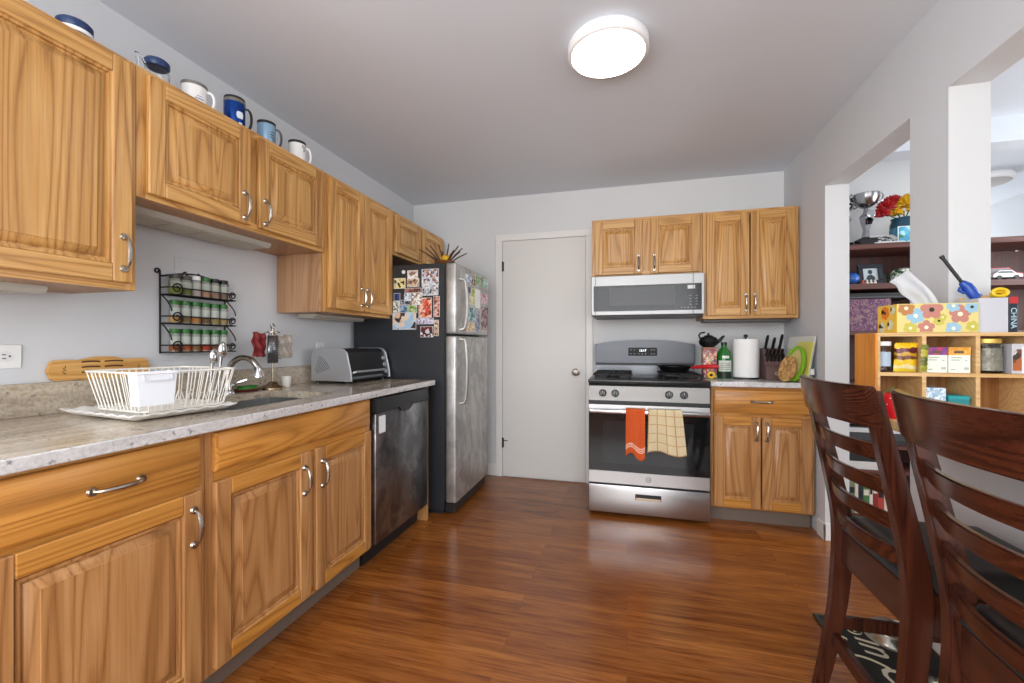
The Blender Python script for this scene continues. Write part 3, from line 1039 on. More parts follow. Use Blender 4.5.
# grates and burners
for gx0, gx1 in ((X0 + .03, .03), (.225, X1 - .03)):
    b = B()
    z = .944
    for yy0, yy1 in ((2.99, 3.21), (3.23, 3.45)):
        xs, ys = (gx0, gx1), (yy0, yy1)
        pts = [(gx0 + .02, yy0, z), (gx1 - .02, yy0, z), (gx1, yy0 + .02, z), (gx1, yy1 - .02, z), (gx1 - .02, yy1, z), (gx0 + .02, yy1, z), (gx0, yy1 - .02, z), (gx0, yy0 + .02, z)]
        b.tube(pts, .0055, 6, True)
        mx, my = (gx0 + gx1) / 2, (yy0 + yy1) / 2
        for p, q in (((gx0, my), (mx - .035, my)), ((gx1, my), (mx + .035, my)), ((mx, yy0), (mx, my - .035)), ((mx, yy1), (mx, my + .035))):
            b.tube([(p[0], p[1], z), (q[0], q[1], z + .002)], .0055, 6)
        for cx_ in (gx0 + .012, gx1 - .012):
            for cy_ in (yy0 + .012, yy1 - .012):
                b.cyl((cx_, cy_, .915), (cx_, cy_, z), .005, 6)
    part('grate', b, IRON, t)
    for yy in (3.10, 3.34):
        part('burner', B().lathe([(.05, .915), (.05, .922), (.034, .926), (.034, .934), (.028, .937), (0, .937)], ((gx0 + gx1) / 2, yy, 0), 22), IRON, t)

# towels on the oven handle
def towel(label, u0, u1, zfront, zback, mat, skew=0, tail=None):
    yb_ = YF - .041
    def fn(a, c):
        ztop = .7285
        L1, L2 = ztop - zfront, ztop - zback
        tot = L1 + L2 + .03
        s_ = c * tot
        x = u0 + (u1 - u0) * a
        wob = .004 * sin(a * 9 + c * 3) + .003 * sin(a * 21)
        if s_ < L1:
            k = 1 - s_ / L1
            x += skew * k * (a - .2)
            z = zfront + s_
            if tail:
                z += tail * k * (sin(a * 6) * .5)
            return (x, yb_ - .0185 - .006 * k + wob * (.3 + k), z)
        if s_ < L1 + .03:
            an = pi * (s_ - L1) / .03
            return (x, yb_ - .0185 * cos(an), ztop + .005 * sin(an))
        k = (s_ - L1 - .03) / L2
        return (x, yb_ + .0185 - .006 * sin(pi * k), ztop - L2 * k)
    b = B().grid(fn, 16, 48)
    o = solo('towel', b, mat, label, 'towel', 'kitchen towels on the oven door handle', ang=80, recalc=False)
    md = o.modifiers.new('thickness', 'SOLIDIFY'); md.thickness = .0025; md.offset = 0
    return o


def towel_mat(name, base, lines, nx, ny, stripe=None):
    q = NT(name)
    uv = q.n('ShaderNodeTexCoord').outputs['UV']
    sp = q.n('ShaderNodeSeparateXYZ'); q.l(uv, sp.inputs[0])
    c = hx(base)
    out = None
    for k, n_ in ((0, nx), (1, ny)):
        fr_ = q.math('FRACT', q.math('MULTIPLY', sp.outputs[k], n_))
        m = q.math('LESS_THAN', fr_, .1)
        out = q.mix(m, out if out is not None else c, hx(lines[k]))
    wv = q.noise(q.pos((1, 1, 1)), 260, 2)
    out = q.mix(q.math('MULTIPLY', wv, .25), out, tuple(min(1, k * 1.25) for k in c[:3]) + (1,))
    if stripe:
        for lo_, hi_, cc in stripe:
            m = q.math('MULTIPLY', q.math('GREATER_THAN', sp.outputs[1], lo_), q.math('LESS_THAN', sp.outputs[1], hi_))
            out = q.mix(m, out, hx(cc))
    q.l(out, q.b.inputs['Base Color'])
    q.b.inputs['Roughness'].default_value = .95
    q.bump(wv, .3, .003)
    return q.m


towel('orange terry towel hung over the oven door handle', -.008, .112, .425, .56,
      towel_mat('orange_terry', '#c4501c', ('#b04316', '#cc6030'), 9, 22, [(.085, .10, '#e9b9a0'), (.11, .12, '#e9c4b0'), (.13, .145, '#e9b9a0')]), 0, .05)
towel('beige checked dish towel hung over the oven door handle, right of the orange one', .132, .335, .455, .50,
      towel_mat('beige_check', '#cdbd98', ('#a87444', '#b58c5a'), 4, 9), .035, .03)

# ------------------------------------------------------------------ microwave
t = thing('microwave', 'low-profile stainless over-the-range microwave under the short cabinet', 'microwave', (.13, 3.4, 1.353))
MX0, MX1, MY = -.256, .5185, 3.205
part('body', B().box((MX0, MY + .03, 1.36), (MX1, 3.59, 1.652), .003), M('#3a3b3c', .4, .5), t)
d = part('door', B().box((MX0, MY, 1.362), (MX1, MY + .03, 1.65), .004), steel('microwave_steel', '#adadac', .5, 0), t)
part('window', B().box((MX0 + .018, MY - .002, 1.392), (MX1 - .018, MY, 1.578), .001), M('#16181a', .12, 0, 'smoked_glass', Specular_IOR_Level=.3), d)
part('window_reflection', B().box((MX0 + .13, MY - .0026, 1.43), (MX1 - .19, MY - .002, 1.565)), M('#5a5c5d', .3, 0, 'painted_reflection', Specular_IOR_Level=.25), d)  # paler rectangle paints the reflection of the window behind the camera
b = B()
for k in range(5):
    b.box((MX1 - .155 + k * .022, MY - .0028, 1.408), (MX1 - .145 + k * .022, MY - .002, 1.412))
for k in range(4):
    b.box((MX1 - .10, MY - .0028, 1.43 + k * .02), (MX1 - .085, MY - .002, 1.433 + k * .02))
    b.box((MX1 - .06, MY - .0028, 1.43 + k * .02), (MX1 - .045, MY - .002, 1.433 + k * .02))
part('button_marks', b, M('#9da0a2', .5), d)
part('label_sticker', B().box((MX1 - .11, MY - .0028, 1.54), (MX1 - .062, MY - .002, 1.565)), M('#d5d6d8', .5), d)
for xx in (MX0 + .03, MX1 - .075):
    part('seam', B().box((xx, MY - .003, 1.36), (xx + .003, MY + .002, 1.652)), BLACKP, d)
part('vent', B().box((MX0 + .02, MY + .02, 1.352), (MX1 - .02, 3.58, 1.361)), BLACKP, t)

# ------------------------------------------------------------------ things by the stove
CT = .9145
# frying pan on the back right burner
t = thing('frying_pan', 'black frying pan with a red handle on the back right burner', 'pan', (.33, 3.30, .951))
pc = (.335, 3.33, 0)
part('pan', B().lathe([(0, .951), (.085, .951), (.118, .992), (.122, .993), (.122, .996), (.116, .995), (.083, .956), (0, .956)], pc, 32), M('#161617', .3, .3), t)
part('handle', B().tube([(.442, 3.27, .985), (.475, 3.235, .992), (.535, 3.19, .998), (.598, 3.162, 1.0)], [.008, .012, .015, .012], 10), M('#c4161f', .35), t)

# canister, teapot, sunflower
def noise_print(name, cols, sc):
    return mosaic(name, cols, sc, .4, 'pos', False)


t = thing('canister', 'tall flower-patterned tin canister right of the stove', 'canister', (.56, 3.26, CT))
part('tin', B().box((.513, 3.225, CT), (.602, 3.315, CT + .205), .006, 0, 2), noise_print('floral_tin', ['#c79a7c', '#a63f4f', '#d8b394', '#7d4a6d', '#c65a4c', '#dcc3a2', '#8a8a52'], 75), t)
part('lid', B().box((.511, 3.223, CT + .205), (.604, 3.317, CT + .215), .003), M('#b98a6c', .4), t)
t = thing('teapot', 'small black cast iron teapot standing on the floral canister', 'teapot', (.555, 3.26, CT + .2155))
tz = CT + .2155
part('pot', B().lathe([(0, tz), (.035, tz), (.058, tz + .02), (.064, tz + .042), (.052, tz + .068), (.028, tz + .078), (0, tz + .079)], (.552, 3.26, 0), 24), M('#16181b', .45, .4), t)
part('lid', B().lathe([(.03, tz + .076), (.026, tz + .083), (.008, tz + .087), (.007, tz + .093), (.01, tz + .098), (0, tz + .102)], (.552, 3.26, 0), 18), M('#16181b', .45, .4), t)
part('spout', B().tube([(.60, 3.25, tz + .035), (.625, 3.245, tz + .05), (.64, 3.243, tz + .072), (.652, 3.242, tz + .078)], [.017, .012, .009, .007], 10), M('#16181b', .45, .4), t)
part('handle', B().tube([(.50, 3.262, tz + .06), (.49, 3.262, tz + .085), (.50, 3.262, tz + .10), (.53, 3.262, tz + .105)], .006, 8), M('#16181b', .45, .4), t)
t = thing('sunflower_ornament', 'small yellow sunflower ornament in front of the canister', 'ornament', (.545, 3.12, CT))
part('stand', B().lathe([(0, CT), (.014, CT), (.012, CT + .006), (.004, CT + .01), (.004, CT + .022), (0, CT + .022)], (.545, 3.12, 0), 12), M('#7d8a3a', .6), t)
b = B()
for k in range(10):
    a = k * pi / 5
    b.sphere((.545 + .017 * cos(a), 3.118, CT + .031 + .017 * sin(a)), (.0085, .004, .0085), 8, 5)
part('petals', b, M('#e0b323', .6), t)
part('centre', B().sphere((.545, 3.114, CT + .031), (.010, .005, .010), 10, 6), M('#3a2414', .8), t)

# oil bottle
ox, oy = .654, 3.27
t = thing('oil_bottle', 'green glass bottle with a pale label beside the floral canister', 'bottle', (ox, oy, CT))
part('glass', B().lathe([(0, CT), (.045, CT), (.047, CT + .006), (.047, CT + .155), (.04, CT + .185), (.022, CT + .21), (.0175, CT + .222), (.0175, CT + .232), (0, CT + .232)], (ox, oy, 0), 26), M('#1d6a25', .12), t)
part('cap', B().lathe([(.019, CT + .23), (.019, CT + .252), (0, CT + .252)], (ox, oy, 0), 18), M('#12301a', .4), t)
def arc_label(b, c, r, a0, a1, z0, z1, n=10, mi=0):
    b.grid(lambda i, j: (c[0] + r * cos(a0 + (a1 - a0) * i), c[1] + r * sin(a0 + (a1 - a0) * i), z0 + (z1 - z0) * j), n, 1, mi)
    return b
lb = arc_label(B(), (ox, oy), .0476, R(215), R(330), CT + .05, CT + .125)
l_ = part('label', lb, M('#c9cfc6', .6), t, recalc=False)
lb = B()
for k in range(4):
    arc_label(lb, (ox, oy), .0479, R(235), R(310), CT + .062 + k * .014, CT + .066 + k * .014, 6)
part('label_lines', lb, M('#7c8a80', .6), l_, recalc=False)
lb = arc_label(B(), (ox, oy), .0482, R(245), R(300), CT + .14, CT + .158, 6)
part('upper_label', lb, M('#dfe8df', .6), t, recalc=False)
arc = arc_label(B(), (ox, oy), .0476, R(215), R(330), CT + .006, CT + .045)
part('dark_base_label', arc, M('#16221a', .5), t, recalc=False)

# paper towel
ux, uy = .793, 3.28
t = thing('paper_towel_holder', 'roll of white paper towel on a standing holder on the right counter', 'paper towel', (ux, uy, CT))
part('base', B().lathe([(0, CT), (.082, CT), (.082, CT + .008), (0, CT + .01)], (ux, uy, 0), 28), M('#3a3a3a', .4, .6), t)
part('roll', B().lathe([(.02, CT + .012), (.079, CT + .012), (.080, CT + .016), (.080, CT + .268), (.078, CT + .272), (.02, CT + .272), (.02, CT + .012)], (ux, uy, 0), 40), M('#eeeeec', .95), t)
part('rod', B().lathe([(.006, CT + .01), (.006, CT + .283), (.013, CT + .288), (.014, CT + .298), (.008, CT + .305), (0, CT + .306)], (ux, uy, 0), 14), BLACKP, t)

# knife block
kx, ky = .95, 3.22
t = thing('knife_block', 'dark brown knife block full of black-handled knives', 'knife block', (kx, ky, CT))
b = B()
b.prism([(ky - .055, CT), (ky + .085, CT), (ky + .085, CT + .21), (ky + .03, CT + .205), (ky - .035, CT + .09), (ky - .055, CT + .085)], 'x', kx - .062, kx + .062)
part('block', b, M('#5c4541', .45), t)
b = B()
b.tube([(kx + .0095 * cos(a * pi / 10), ky - .0555, CT + .045 + .0095 * sin(a * pi / 10)) for a in range(20)], .001, 5, True)
b.text('J', .013, (kx, ky - .0556, CT + .045), (1, 0, 0), (0, 0, 1))
part('emblem', b, M('#cfc8c2', .4), t)
def knife(x, y, z, ln, r=.0085):
    b = B()
    dv = Vector((0, -.55, .83)).normalized()
    p = Vector((x, y, z))
    b.tube([p - dv * .012, p, p + dv * ln * .3, p + dv * ln * .75, p + dv * ln], [r * .7, r, r * .85, r, r * .75], 8)
    k_ = part('knife_handle', b, M('#121213', .35), t)
    c = B()
    for s_ in (.25, .55):
        c.sphere(tuple(p + dv * ln * s_ + Vector((0, -r * .9, 0))), .002, 6, 4)
    part('rivets', c, NICKEL, k_)
for xx in (-.045, -.022, .0, .022, .045):
    knife(kx + xx, ky - .012, CT + .128, .05, .0088)
for xx in (-.047, -.024, .0, .024, .047):
    knife(kx + xx, ky + .008, CT + .163, .05, .0088)
for xx, ln in ((-.04, .105), (.004, .085), (.045, .11)):
    knife(kx + xx, ky + .045, CT + .208, ln, .0105)

# boards leaned in the corner
def leaned(b, pivot, tilt_y, rz):
    m = Matrix.Translation(pivot) @ Matrix.Rotation(rz, 4, 'Z') @ Matrix.Rotation(tilt_y, 4, 'X')
    bmesh.ops.transform(b.bm, matrix=m, verts=b.bm.verts[:])
    return b
def rounded(w_, h_, r, n=6):
    p = []
    for cx_, cy_, a0 in ((w_ / 2 - r, r, -90), (w_ / 2 - r, h_ - r, 0), (-w_ / 2 + r, h_ - r, 90), (-w_ / 2 + r, r, 180)):
        for i in range(n + 1):
            a = R(a0 + 90 * i / n)
            p.append((cx_ + r * cos(a), cy_ + r * sin(a)))
    return p
RZB = R(-52)
b = leaned(B().prism(rounded(.33, .29, .02), 'y', -.004, .004), (1.052, 3.165, CT + .001), R(-9), R(-84))
solo('cutting_board', b, M('#dcdcd2', .3, 0, 'frosted_white_plastic'), 'large frosted white cutting board leaning in the right corner', 'cutting board', 'cutting boards leaning at the right end of the counter')
b = leaned(B().prism(rounded(.19, .255, .02), 'y', -.003, .003), (1.044, 3.075, CT + .001), R(-9.5), R(-84))
solo('cutting_board', b, M('#d8d169', .4, 0, 'pale_yellow_plastic'), 'thin pale yellow cutting board in front of the frosted board', 'cutting board', 'cutting boards leaning at the right end of the counter')
# green rimmed oval board
def oval(w_, h_, n=36):
    return [(w_ / 2 * cos(2 * pi * k / n), h_ / 2 + h_ / 2 * sin(2 * pi * k / n)) for k in range(n)]
t = thing('serving_tray', 'lime green curved tray leaning in front of the cutting boards', 'tray', (1.02, 3.05, CT))
b = B()
o_, i_ = oval(.155, .225), [(x * .78, .1125 + (z - .1125) * .84) for x, z in oval(.155, .225)]
n = len(o_)
va = [[b.v((p[0], yy, p[1])) for p in src] for src, yy in ((o_, -.012), (i_, -.010), (i_, .004), (o_, .006))]
for k in range(n):
    k2 = (k + 1) % n
    for q in range(4):
        a_, c_ = va[q], va[(q + 1) % 4]
        b.f([a_[k], a_[k2], c_[k2], c_[k]])
b = leaned(b, (1.004, 3.062, CT + .003), R(-11), R(-72))
part('rim', b, M('#7db423', .35), t)
b = leaned(B().prism([(x * .8, .1125 + (z - .1125) * .85) for x, z in oval(.155, .225)], 'y', .0, .004), (1.004, 3.062, CT + .003), R(-11), R(-72))
part('tray_face', b, M('#cdbd7c', .5), t)
b = leaned(B().prism([(.07 * cos(a * pi / 14), .07 + .07 * sin(a * pi / 14) * (1.4 if a < 14 else 1)) for a in range(28)], 'y', -.006, .006), (.962, 3.07, CT + .001), R(-14), R(-72))
t2 = solo('wooden_trivet', b, noise_print('carved_wood', ['#b98a4e', '#d4aa6a', '#9c6f3a', '#c79a5a'], 60), 'round carved wooden board leaning left of the lime green tray', 'board')
# small white salt shaker by the wall
t = thing('shaker', 'small white-capped shaker behind the chair back, by the right wall', 'shaker', (1.095, 3.02, CT))
part('jar', B().lathe([(0, CT), (.016, CT), (.016, CT + .05), (0, CT + .05)], (1.095, 3.02, 0), 14), GLASS, t)
part('cap', B().lathe([(.017, CT + .05), (.017, CT + .085), (0, CT + .087)], (1.095, 3.02, 0), 14), WHITEP, t)

# ------------------------------------------------------------------ on the left counter
t = thing('toaster_oven', 'small silver toaster oven at the far end of the left counter', 'toaster oven', (-1.70, 2.43, CT))
TX0, TX1, TY0, TY1, TZ0, TZ1 = -1.86, -1.605, 2.20, 2.635, .93, 1.128
def tprof(ins):
    return [(TX0 + ins, TZ0 + ins), (TX1 + .02 - ins, TZ0 + ins), (TX1 + .014 - ins, TZ0 + .05), (TX1 - .012 - ins, TZ1 - .03), (TX1 - .035 - ins, TZ1 - .006 - ins), (TX1 - .06, TZ1 - ins), (TX0 + .04, TZ1 - ins), (TX0 + .012 + ins, TZ1 - .012 - ins), (TX0 + ins, TZ1 - .05)]
part('shell', B().prism(tprof(.003), 'y', TY0 + .012, TY1), M('#2b2c2e', .4, .3), t)
for y0, y1 in ((TY0, TY0 + .014), (TY1 - .012, TY1 + .002)):
    b = B().prism([(x_ + (.010 if x_ > -1.7 else 0), z_) for x_, z_ in tprof(0)], 'y', y0, y1)
    bmesh.ops.bevel(b.bm, geom=[e for e in b.bm.edges if abs(e.verts[0].co.y - e.verts[1].co.y) < 1e-6], offset=.004, segments=2, affect='EDGES', clamp_overlap=True)
    sp_ = part('side_panel', b, M('#c3c5c9', .32, .7, 'silver_plastic'), t)
    if y0 < TY0 + .01:
        b = B()
        for k in range(9):
            r = .03 + k * .011
            pts = [(TX0 + .02 + r * cos(a), TY0 - .0003, TZ0 + .035 + r * sin(a)) for a in [R(18 + 54 * j / 8) for j in range(9)]]
            b.tube(pts, .0018, 5)
        part('vent_slots', b, M('#5b5d60', .5), sp_)
b = B()
b.hexa([(TX1 + .017, TY0 + .02, TZ0 + .012), (TX1 + .017, TY1 - .075, TZ0 + .012), (TX1 + .012, TY1 - .075, TZ0 + .012), (TX1 + .012, TY0 + .02, TZ0 + .012),
        (TX1 - .018, TY0 + .02, TZ1 - .028), (TX1 - .018, TY1 - .075, TZ1 - .028), (TX1 - .023, TY1 - .075, TZ1 - .028), (TX1 - .023, TY0 + .02, TZ1 - .028)])
dd = part('glass_door', b, M('#8a8e92', .15, .5), t)
part('door_handle', B().tube([(TX1 + .022, TY0 + .03, TZ0 + .05), (TX1 + .036, TY0 + .03, TZ0 + .055), (TX1 + .036, TY1 - .085, TZ0 + .055), (TX1 + .022, TY1 - .085, TZ0 + .05)], .007, 8), M('#c9cbce', .3, .7), dd)
cpn = part('control_strip', B().hexa([(TX1 + .020, TY1 - .07, TZ0 + .012), (TX1 + .020, TY1 - .012, TZ0 + .012), (TX1 + .010, TY1 - .012, TZ0 + .012), (TX1 + .010, TY1 - .07, TZ0 + .012),
        (TX1 - .015, TY1 - .07, TZ1 - .028), (TX1 - .015, TY1 - .012, TZ1 - .028), (TX1 - .024, TY1 - .012, TZ1 - .028), (TX1 - .024, TY1 - .07, TZ1 - .028)]), M('#232426', .35), t)
for k in range(3):
    z = TZ0 + .04 + k * .045
    x = TX1 + .018 - (z - TZ0) * .19
    part('knob', B().lathe([(.014, 0), (.013, .012), (0, .013)], (x, TY1 - .04, z), 16, axis='x'), M('#d0d2d4', .3, .6), cpn)
b = B()
for x in (TX0 + .03, TX1 - .02):
    for y in (TY0 + .03, TY1 - .03):
        b.cyl((x, y, CT), (x, y, TZ0 + .004), .012, 10)
part('feet', b, BLACKP, t)

# tool stand with things drying on it
sx, sy = -1.823, 1.872
t = thing('tool_stand', 'metal kitchen tool stand with round base behind the sink', 'utensil stand', (sx, sy, CT))
part('base', B().lathe([(0, CT), (.062, CT), (.060, CT + .008), (.045, CT + .02), (.03, CT + .024), (.02, CT + .036), (.008, CT + .04), (0, CT + .04)], (sx, sy, 0), 28), M('#9c8a6c', .25, 1), t)
part('pole', B().cyl((sx, sy, CT + .035), (sx, sy, 1.235), .006, 12), M('#a59a88', .25, 1), t)
part('finial', B().tube([(sx, sy + .013 * cos(k * pi / 8), 1.246 + .013 * sin(k * pi / 8)) for k in range(16)], .0035, 6, True), NICKEL, t)
b = B().tube([(sx + .032 * cos(k * pi / 10), sy + .032 * sin(k * pi / 10), 1.215) for k in range(20)], .0035, 6, True)
for k in range(4):
    a = k * pi / 2 + .4
    b.tube([(sx, sy, 1.222), (sx + .032 * cos(a), sy + .032 * sin(a), 1.215)], .003, 6)
part('hook_ring', b, NICKEL, t)
def crumple(c, ry, rx, rz, seed, flat=1):
    rnd = random.Random(seed)
    ph = [rnd.uniform(0, 6) for _ in range(6)]
    def fn(a, c_):
        y = (a - .5) * 2; z = (c_ - .5) * 2
        w_ = .5 * sin(y * 5 + ph[0] + z * 2) + .35 * sin(z * 7 + ph[1]) + .3 * sin(y * 11 + z * 5 + ph[2])
        ed = .03 * sin(z * 3.1 + ph[3]) + .02 * sin(z * 8.3 + ph[5]) - .18 * y * c_ ** 2
        return (c[0] + rx * w_, c[1] + ry * (y + ed), c[2] + rz * (z + .05 * sin(y * 2.3 + ph[4]) + .03 * sin(y * 9 + ph[5])))
    return B().grid(fn, 22, 26)
def sheet(name, label, cat, b, mat, th=.0015):
    o = solo(name, b, mat, label, cat, ang=80, recalc=False)
    md = o.modifiers.new('thickness', 'SOLIDIFY'); md.thickness = th; md.offset = 0
    return o
sheet('red_cloth', 'crumpled dark red cloth hanging on the left of the tool stand', 'cloth', crumple((-1.772, 1.735, 1.15), .042, .012, .060, 3), M('#7d1f20', .7))
bag = sheet('plastic_bag', 'greyish see-through plastic bag drying on the right of the tool stand', 'bag', crumple((-1.762, 1.885, 1.138), .058, .009, .062, 8), M('#a89f94', .25, 0, 'cloudy_plastic'))
# grater
gx, gy, gz0, gz1 = -1.752, 1.80, 1.055, 1.195
t = thing('grater', 'grey metal hand grater hanging at the front of the tool stand', 'grater', (gx, gy, gz0))
b = B()
b.grid(lambda i, j: (gx + .02 * sin(pi * i), gy - .035 + .07 * i, gz0 + (gz1 - gz0) * j), 10, 1)
g_ = part('blade', b, M('#8d8f92', .3, 1), t, recalc=False)
md = g_.modifiers.new('thickness', 'SOLIDIFY'); md.thickness = .0015
b = B()
for i in range(5):
    for j in range(11):
        f_ = .14 + .18 * i + (.09 if j % 2 else 0)
        b.sphere((gx + .02 * sin(pi * min(f_, .98)) + .001, gy - .035 + .07 * min(f_, .98), gz0 + .012 + j * .0102), (.0025, .0035, .0025), 6, 4)
part('teeth', b, M('#5f6164', .4, 1), t)
part('hanging_loop', B().tube([(gx, gy - .03, gz1), (gx - .005, gy - .012, gz1 + .012), (gx - .01, gy, gz1 + .016), (gx - .005, gy + .012, gz1 + .012), (gx, gy + .03, gz1)], .0025, 6), NICKEL, t)

# faucet
fx, fy = -1.845, 1.625
t = thing('faucet', 'curved chrome kitchen faucet behind the sink', 'faucet', (fx, fy, CT))
part('base', B().lathe([(0, CT), (.03, CT), (.028, CT + .01), (.018, CT + .02), (.016, CT + .05), (0, CT + .05)], (fx, fy, 0), 20), CHROME, t)
pts = [(fx, fy, CT + .045)]
for i in range(13):
    a = pi * (1 - i / 12 * .86)
    pts.append((fx + .072 + .072 * cos(a), fy + .035 * i / 12, CT + .095 + .078 * sin(a)))
part('spout', B().tube(pts, [.015] + [.0135] * 13, 12), M('#a9a49a', .15, 1), t)
e = pts[-1]
part('spray_head', B().tube([e, (e[0] + .006, e[1], e[2] - .018), (e[0] + .008, e[1], e[2] - .05)], [.0155, .022, .026], 14), CHROME, t)
part('lever', B().tube([(fx, fy + .018, CT + .035), (fx + .01, fy + .05, CT + .05), (fx + .02, fy + .085, CT + .06)], [.009, .007, .006], 8), CHROME, t)

# sponge tray
t = thing('soap_tray', 'dark red oval dish at the back edge of the sink', 'dish', (-1.845, 1.735, CT))
b = B().lathe([(0, CT), (.05, CT), (.06, CT + .012), (.057, CT + .014), (.047, CT + .004), (0, CT + .004)], (0, 0, 0), 26)
for v in b.bm.verts:
    v.co.x = v.co.x * .68 - 1.848; v.co.y = v.co.y * 1.15 + 1.735
part('dish', b, M('#5a1f22', .4), t)
b = B().box((-1.868, 1.692, CT + .0045), (-1.824, 1.778, CT + .022), .004, 0, 2).box((-1.868, 1.692, CT + .022), (-1.824, 1.778, CT + .029), .003, 1)
solo('sponge', b, [M('#4f8b3d', .95), M('#2f7d36', .95)], 'green sponge lying in the dark red dish by the sink', 'sponge')
solo('cup', B().lathe([(0, CT), (.019, CT), (.026, CT + .06), (.0245, CT + .06), (.018, CT + .003), (0, CT + .003)], (-1.82, 1.962, 0), 20), M('#e9e6df', .4), 'small white cup behind the sink, right of the tool stand', 'cup')

# drain tray + dish rack + tub
RT = R(-7)
t = thing('drain_tray', 'white drain tray with flared lip under the dish rack', 'tray', (-1.588, 1.11, CT), None, RT)
b = B()
def tray(i, j):
    x = -.2 + .4 * i; y = -.163 + .326 * j
    e, g = abs(i - .5) * 2, abs(j - .5) * 2
    k = max(0, (max(e, g) - .82) / .18)
    rip = .0025 * sin(j * 40) if e > g else .0025 * sin(i * 44)
    return (x, y, .0035 + .018 * k ** 1.3 + rip * k)
b.grid(tray, 44, 44)
o = lpart('tray', b, M('#e6e4df', .4), t, recalc=False)
md = o.modifiers.new('thickness', 'SOLIDIFY'); md.thickness = .003; md.offset = 1

t = thing('dish_rack', 'white wire dish rack standing on the drain tray', 'dish rack', (-1.57, 1.138, CT), None, RT)
HX, HY, RZ0, RZ1, IN_ = .152, .158, .022, .147, .026
def rim(z, ins):
    a, c = HX - ins, HY - ins
    return [(-a + .02, -c, z), (a - .02, -c, z), (a, -c + .02, z), (a, c - .02, z), (a - .02, c, z), (-a + .02, c, z), (-a, c - .02, z), (-a, -c + .02, z)]
lpart('rim', B().tube(rim(RZ1, 0), .0036, 8, True), WIREW, t)
lpart('bottom_frame', B().tube(rim(RZ0, IN_), .003, 8, True), WIREW, t)
b = B()
n = 14
for k in range(n):
    q = -1 + 2 * k / (n - 1)
    y, yb = (HY - .022) * q, (HY - .042) * q
    for sg in (-1, 1):
        b.tube([(sg * HX, y, RZ1), (sg * (HX - IN_), yb, RZ0)], .0019, 5)
    b.tube([(-HX + IN_, yb, RZ0), (HX - IN_, yb, RZ0)], .0019, 5)
for k in range(12):
    q = -1 + 2 * k / 11
    x, xb = (HX - .022) * q, (HX - .042) * q
    for sg in (-1, 1):
        b.tube([(x, sg * HY, RZ1), (xb, sg * (HY - IN_), RZ0)], .0019, 5)
lpart('wires', b, WIREW, t)
b = B()
for x in (-.06, .07):
    b.tube([(x, -.02 + .15 * k / 14, RZ0 + .004 + (.036 if k % 4 in (1, 2) else 0)) for k in range(15)], .0022, 5)
lpart('plate_prongs', b, WIREW, t)
b = B()
for x in (-HX + .04, HX - .04):
    for y in (-HY + .04, HY - .04):
        b.cyl((x, y, .0068), (x, y, RZ0), .005, 8)
lpart('feet', b, M('#cfc7b4', .5), t)
# cutlery tub on the front corner
t = thing('cutlery_tub', 'white plastic cutlery tub hung on the front of the dish rack', 'tub', (-1.408, .985, CT), None, RT)
def taper_box(b, c, z0, z1, hx0, hy0, hx1, hy1, th_=.003):
    def ring(z, p, q):
        return [(c[0] - p, c[1] - q, z), (c[0] + p, c[1] - q, z), (c[0] + p, c[1] + q, z), (c[0] - p, c[1] + q, z)]
    rg = [[b.v(p) for p in q] for q in (ring(z0, hx0, hy0), ring(z1, hx1, hy1), ring(z1, hx1 - th_, hy1 - th_), ring(z0 + th_, hx0 - th_, hy0 - th_))]
    for p, q in zip(rg, rg[1:]):
        for k in range(4):
            b.f([p[k], p[(k + 1) % 4], q[(k + 1) % 4], q[k]])
    b.f(rg[0][::-1]); b.f(rg[-1])
    return b
lpart('tub', taper_box(B(), (0, 0), .050, .150, .020, .046, .024, .054), M('#e6e9ee', .35), t)
lpart('rim', B().tube([(.026, -.055, .149), (.026, .055, .149), (-.025, .055, .149), (-.025, -.055, .149)], .0035, 6, True), M('#eef0f4', .35), t)
lpart('front_loop', B().tube([(.0262, -.038, .142), (.028, -.037, .131), (.029, -.03, .127), (.029, .03, .127), (.028, .037, .131), (.0262, .038, .142)], .002, 6), M('#d6dae2', .3), t)
# ladle and spoon in the rack
for i, (x, y, lb) in enumerate(((-1.478, 1.262, 'shiny steel ladle standing bowl-up in the far end of the dish rack'), (-1.515, 1.258, 'smaller shiny steel spoon standing behind the ladle in the dish rack'))):
    t = thing('ladle' if i == 0 else 'serving_spoon', lb, 'utensil', (x, y, CT + .03))
    zt = 1.142 - .025 * i
    part('handle', B().tube([(x, y, CT + .03), (x, y + .01, zt - .06), (x + .004, y + .012, zt - .02)], [.003, .005, .006], 8), CHROME, t)
    part('bowl', B().sphere((x + .008, y + .012, zt - .012), (.012, .018, .03)), CHROME, t)

# wooden holder leaning on the wall above the backsplash
t = thing('wooden_plaque', 'long light wooden serving board with slots, leaning on the wall above the backsplash', 'board', (-1.90, 1.15, 1.0225))
def boardpoly():
    top, y0, y1 = [], .992, 1.312
    n = 40
    for i in range(n + 1):
        k = i / n
        y = y0 + (y1 - y0) * k
        end = min(1, min(k, 1 - k) / .07)
        hgt = .036 * sqrt(max(0, 1 - (1 - end) ** 2))
        wave = .010 * math.exp(-((k - .5) / .2) ** 2) - .004 * math.exp(-((k - .27) / .06) ** 2) - .004 * math.exp(-((k - .73) / .06) ** 2)
        top.append((y, hgt + (wave if end >= 1 else 0)))
    zc = 1.0225 + .037
    return [(y, zc + h_) for y, h_ in top] + [(y, zc - h_ * .98) for y, h_ in top[::-1][1:-1]]
b = B().prism(boardpoly(), 'x', -1.908, -1.894)
part('board', b, BAMB, t)
b = B()
for z in (1.05, 1.068, 1.087):
    for y0, y1 in ((1.085, 1.14), (1.155, 1.215)):
        b.tube([(-1.8935, y0 + (y1 - y0) * k / 6, z + .002 * sin(pi * k / 6)) for k in range(7)], .003, 6)
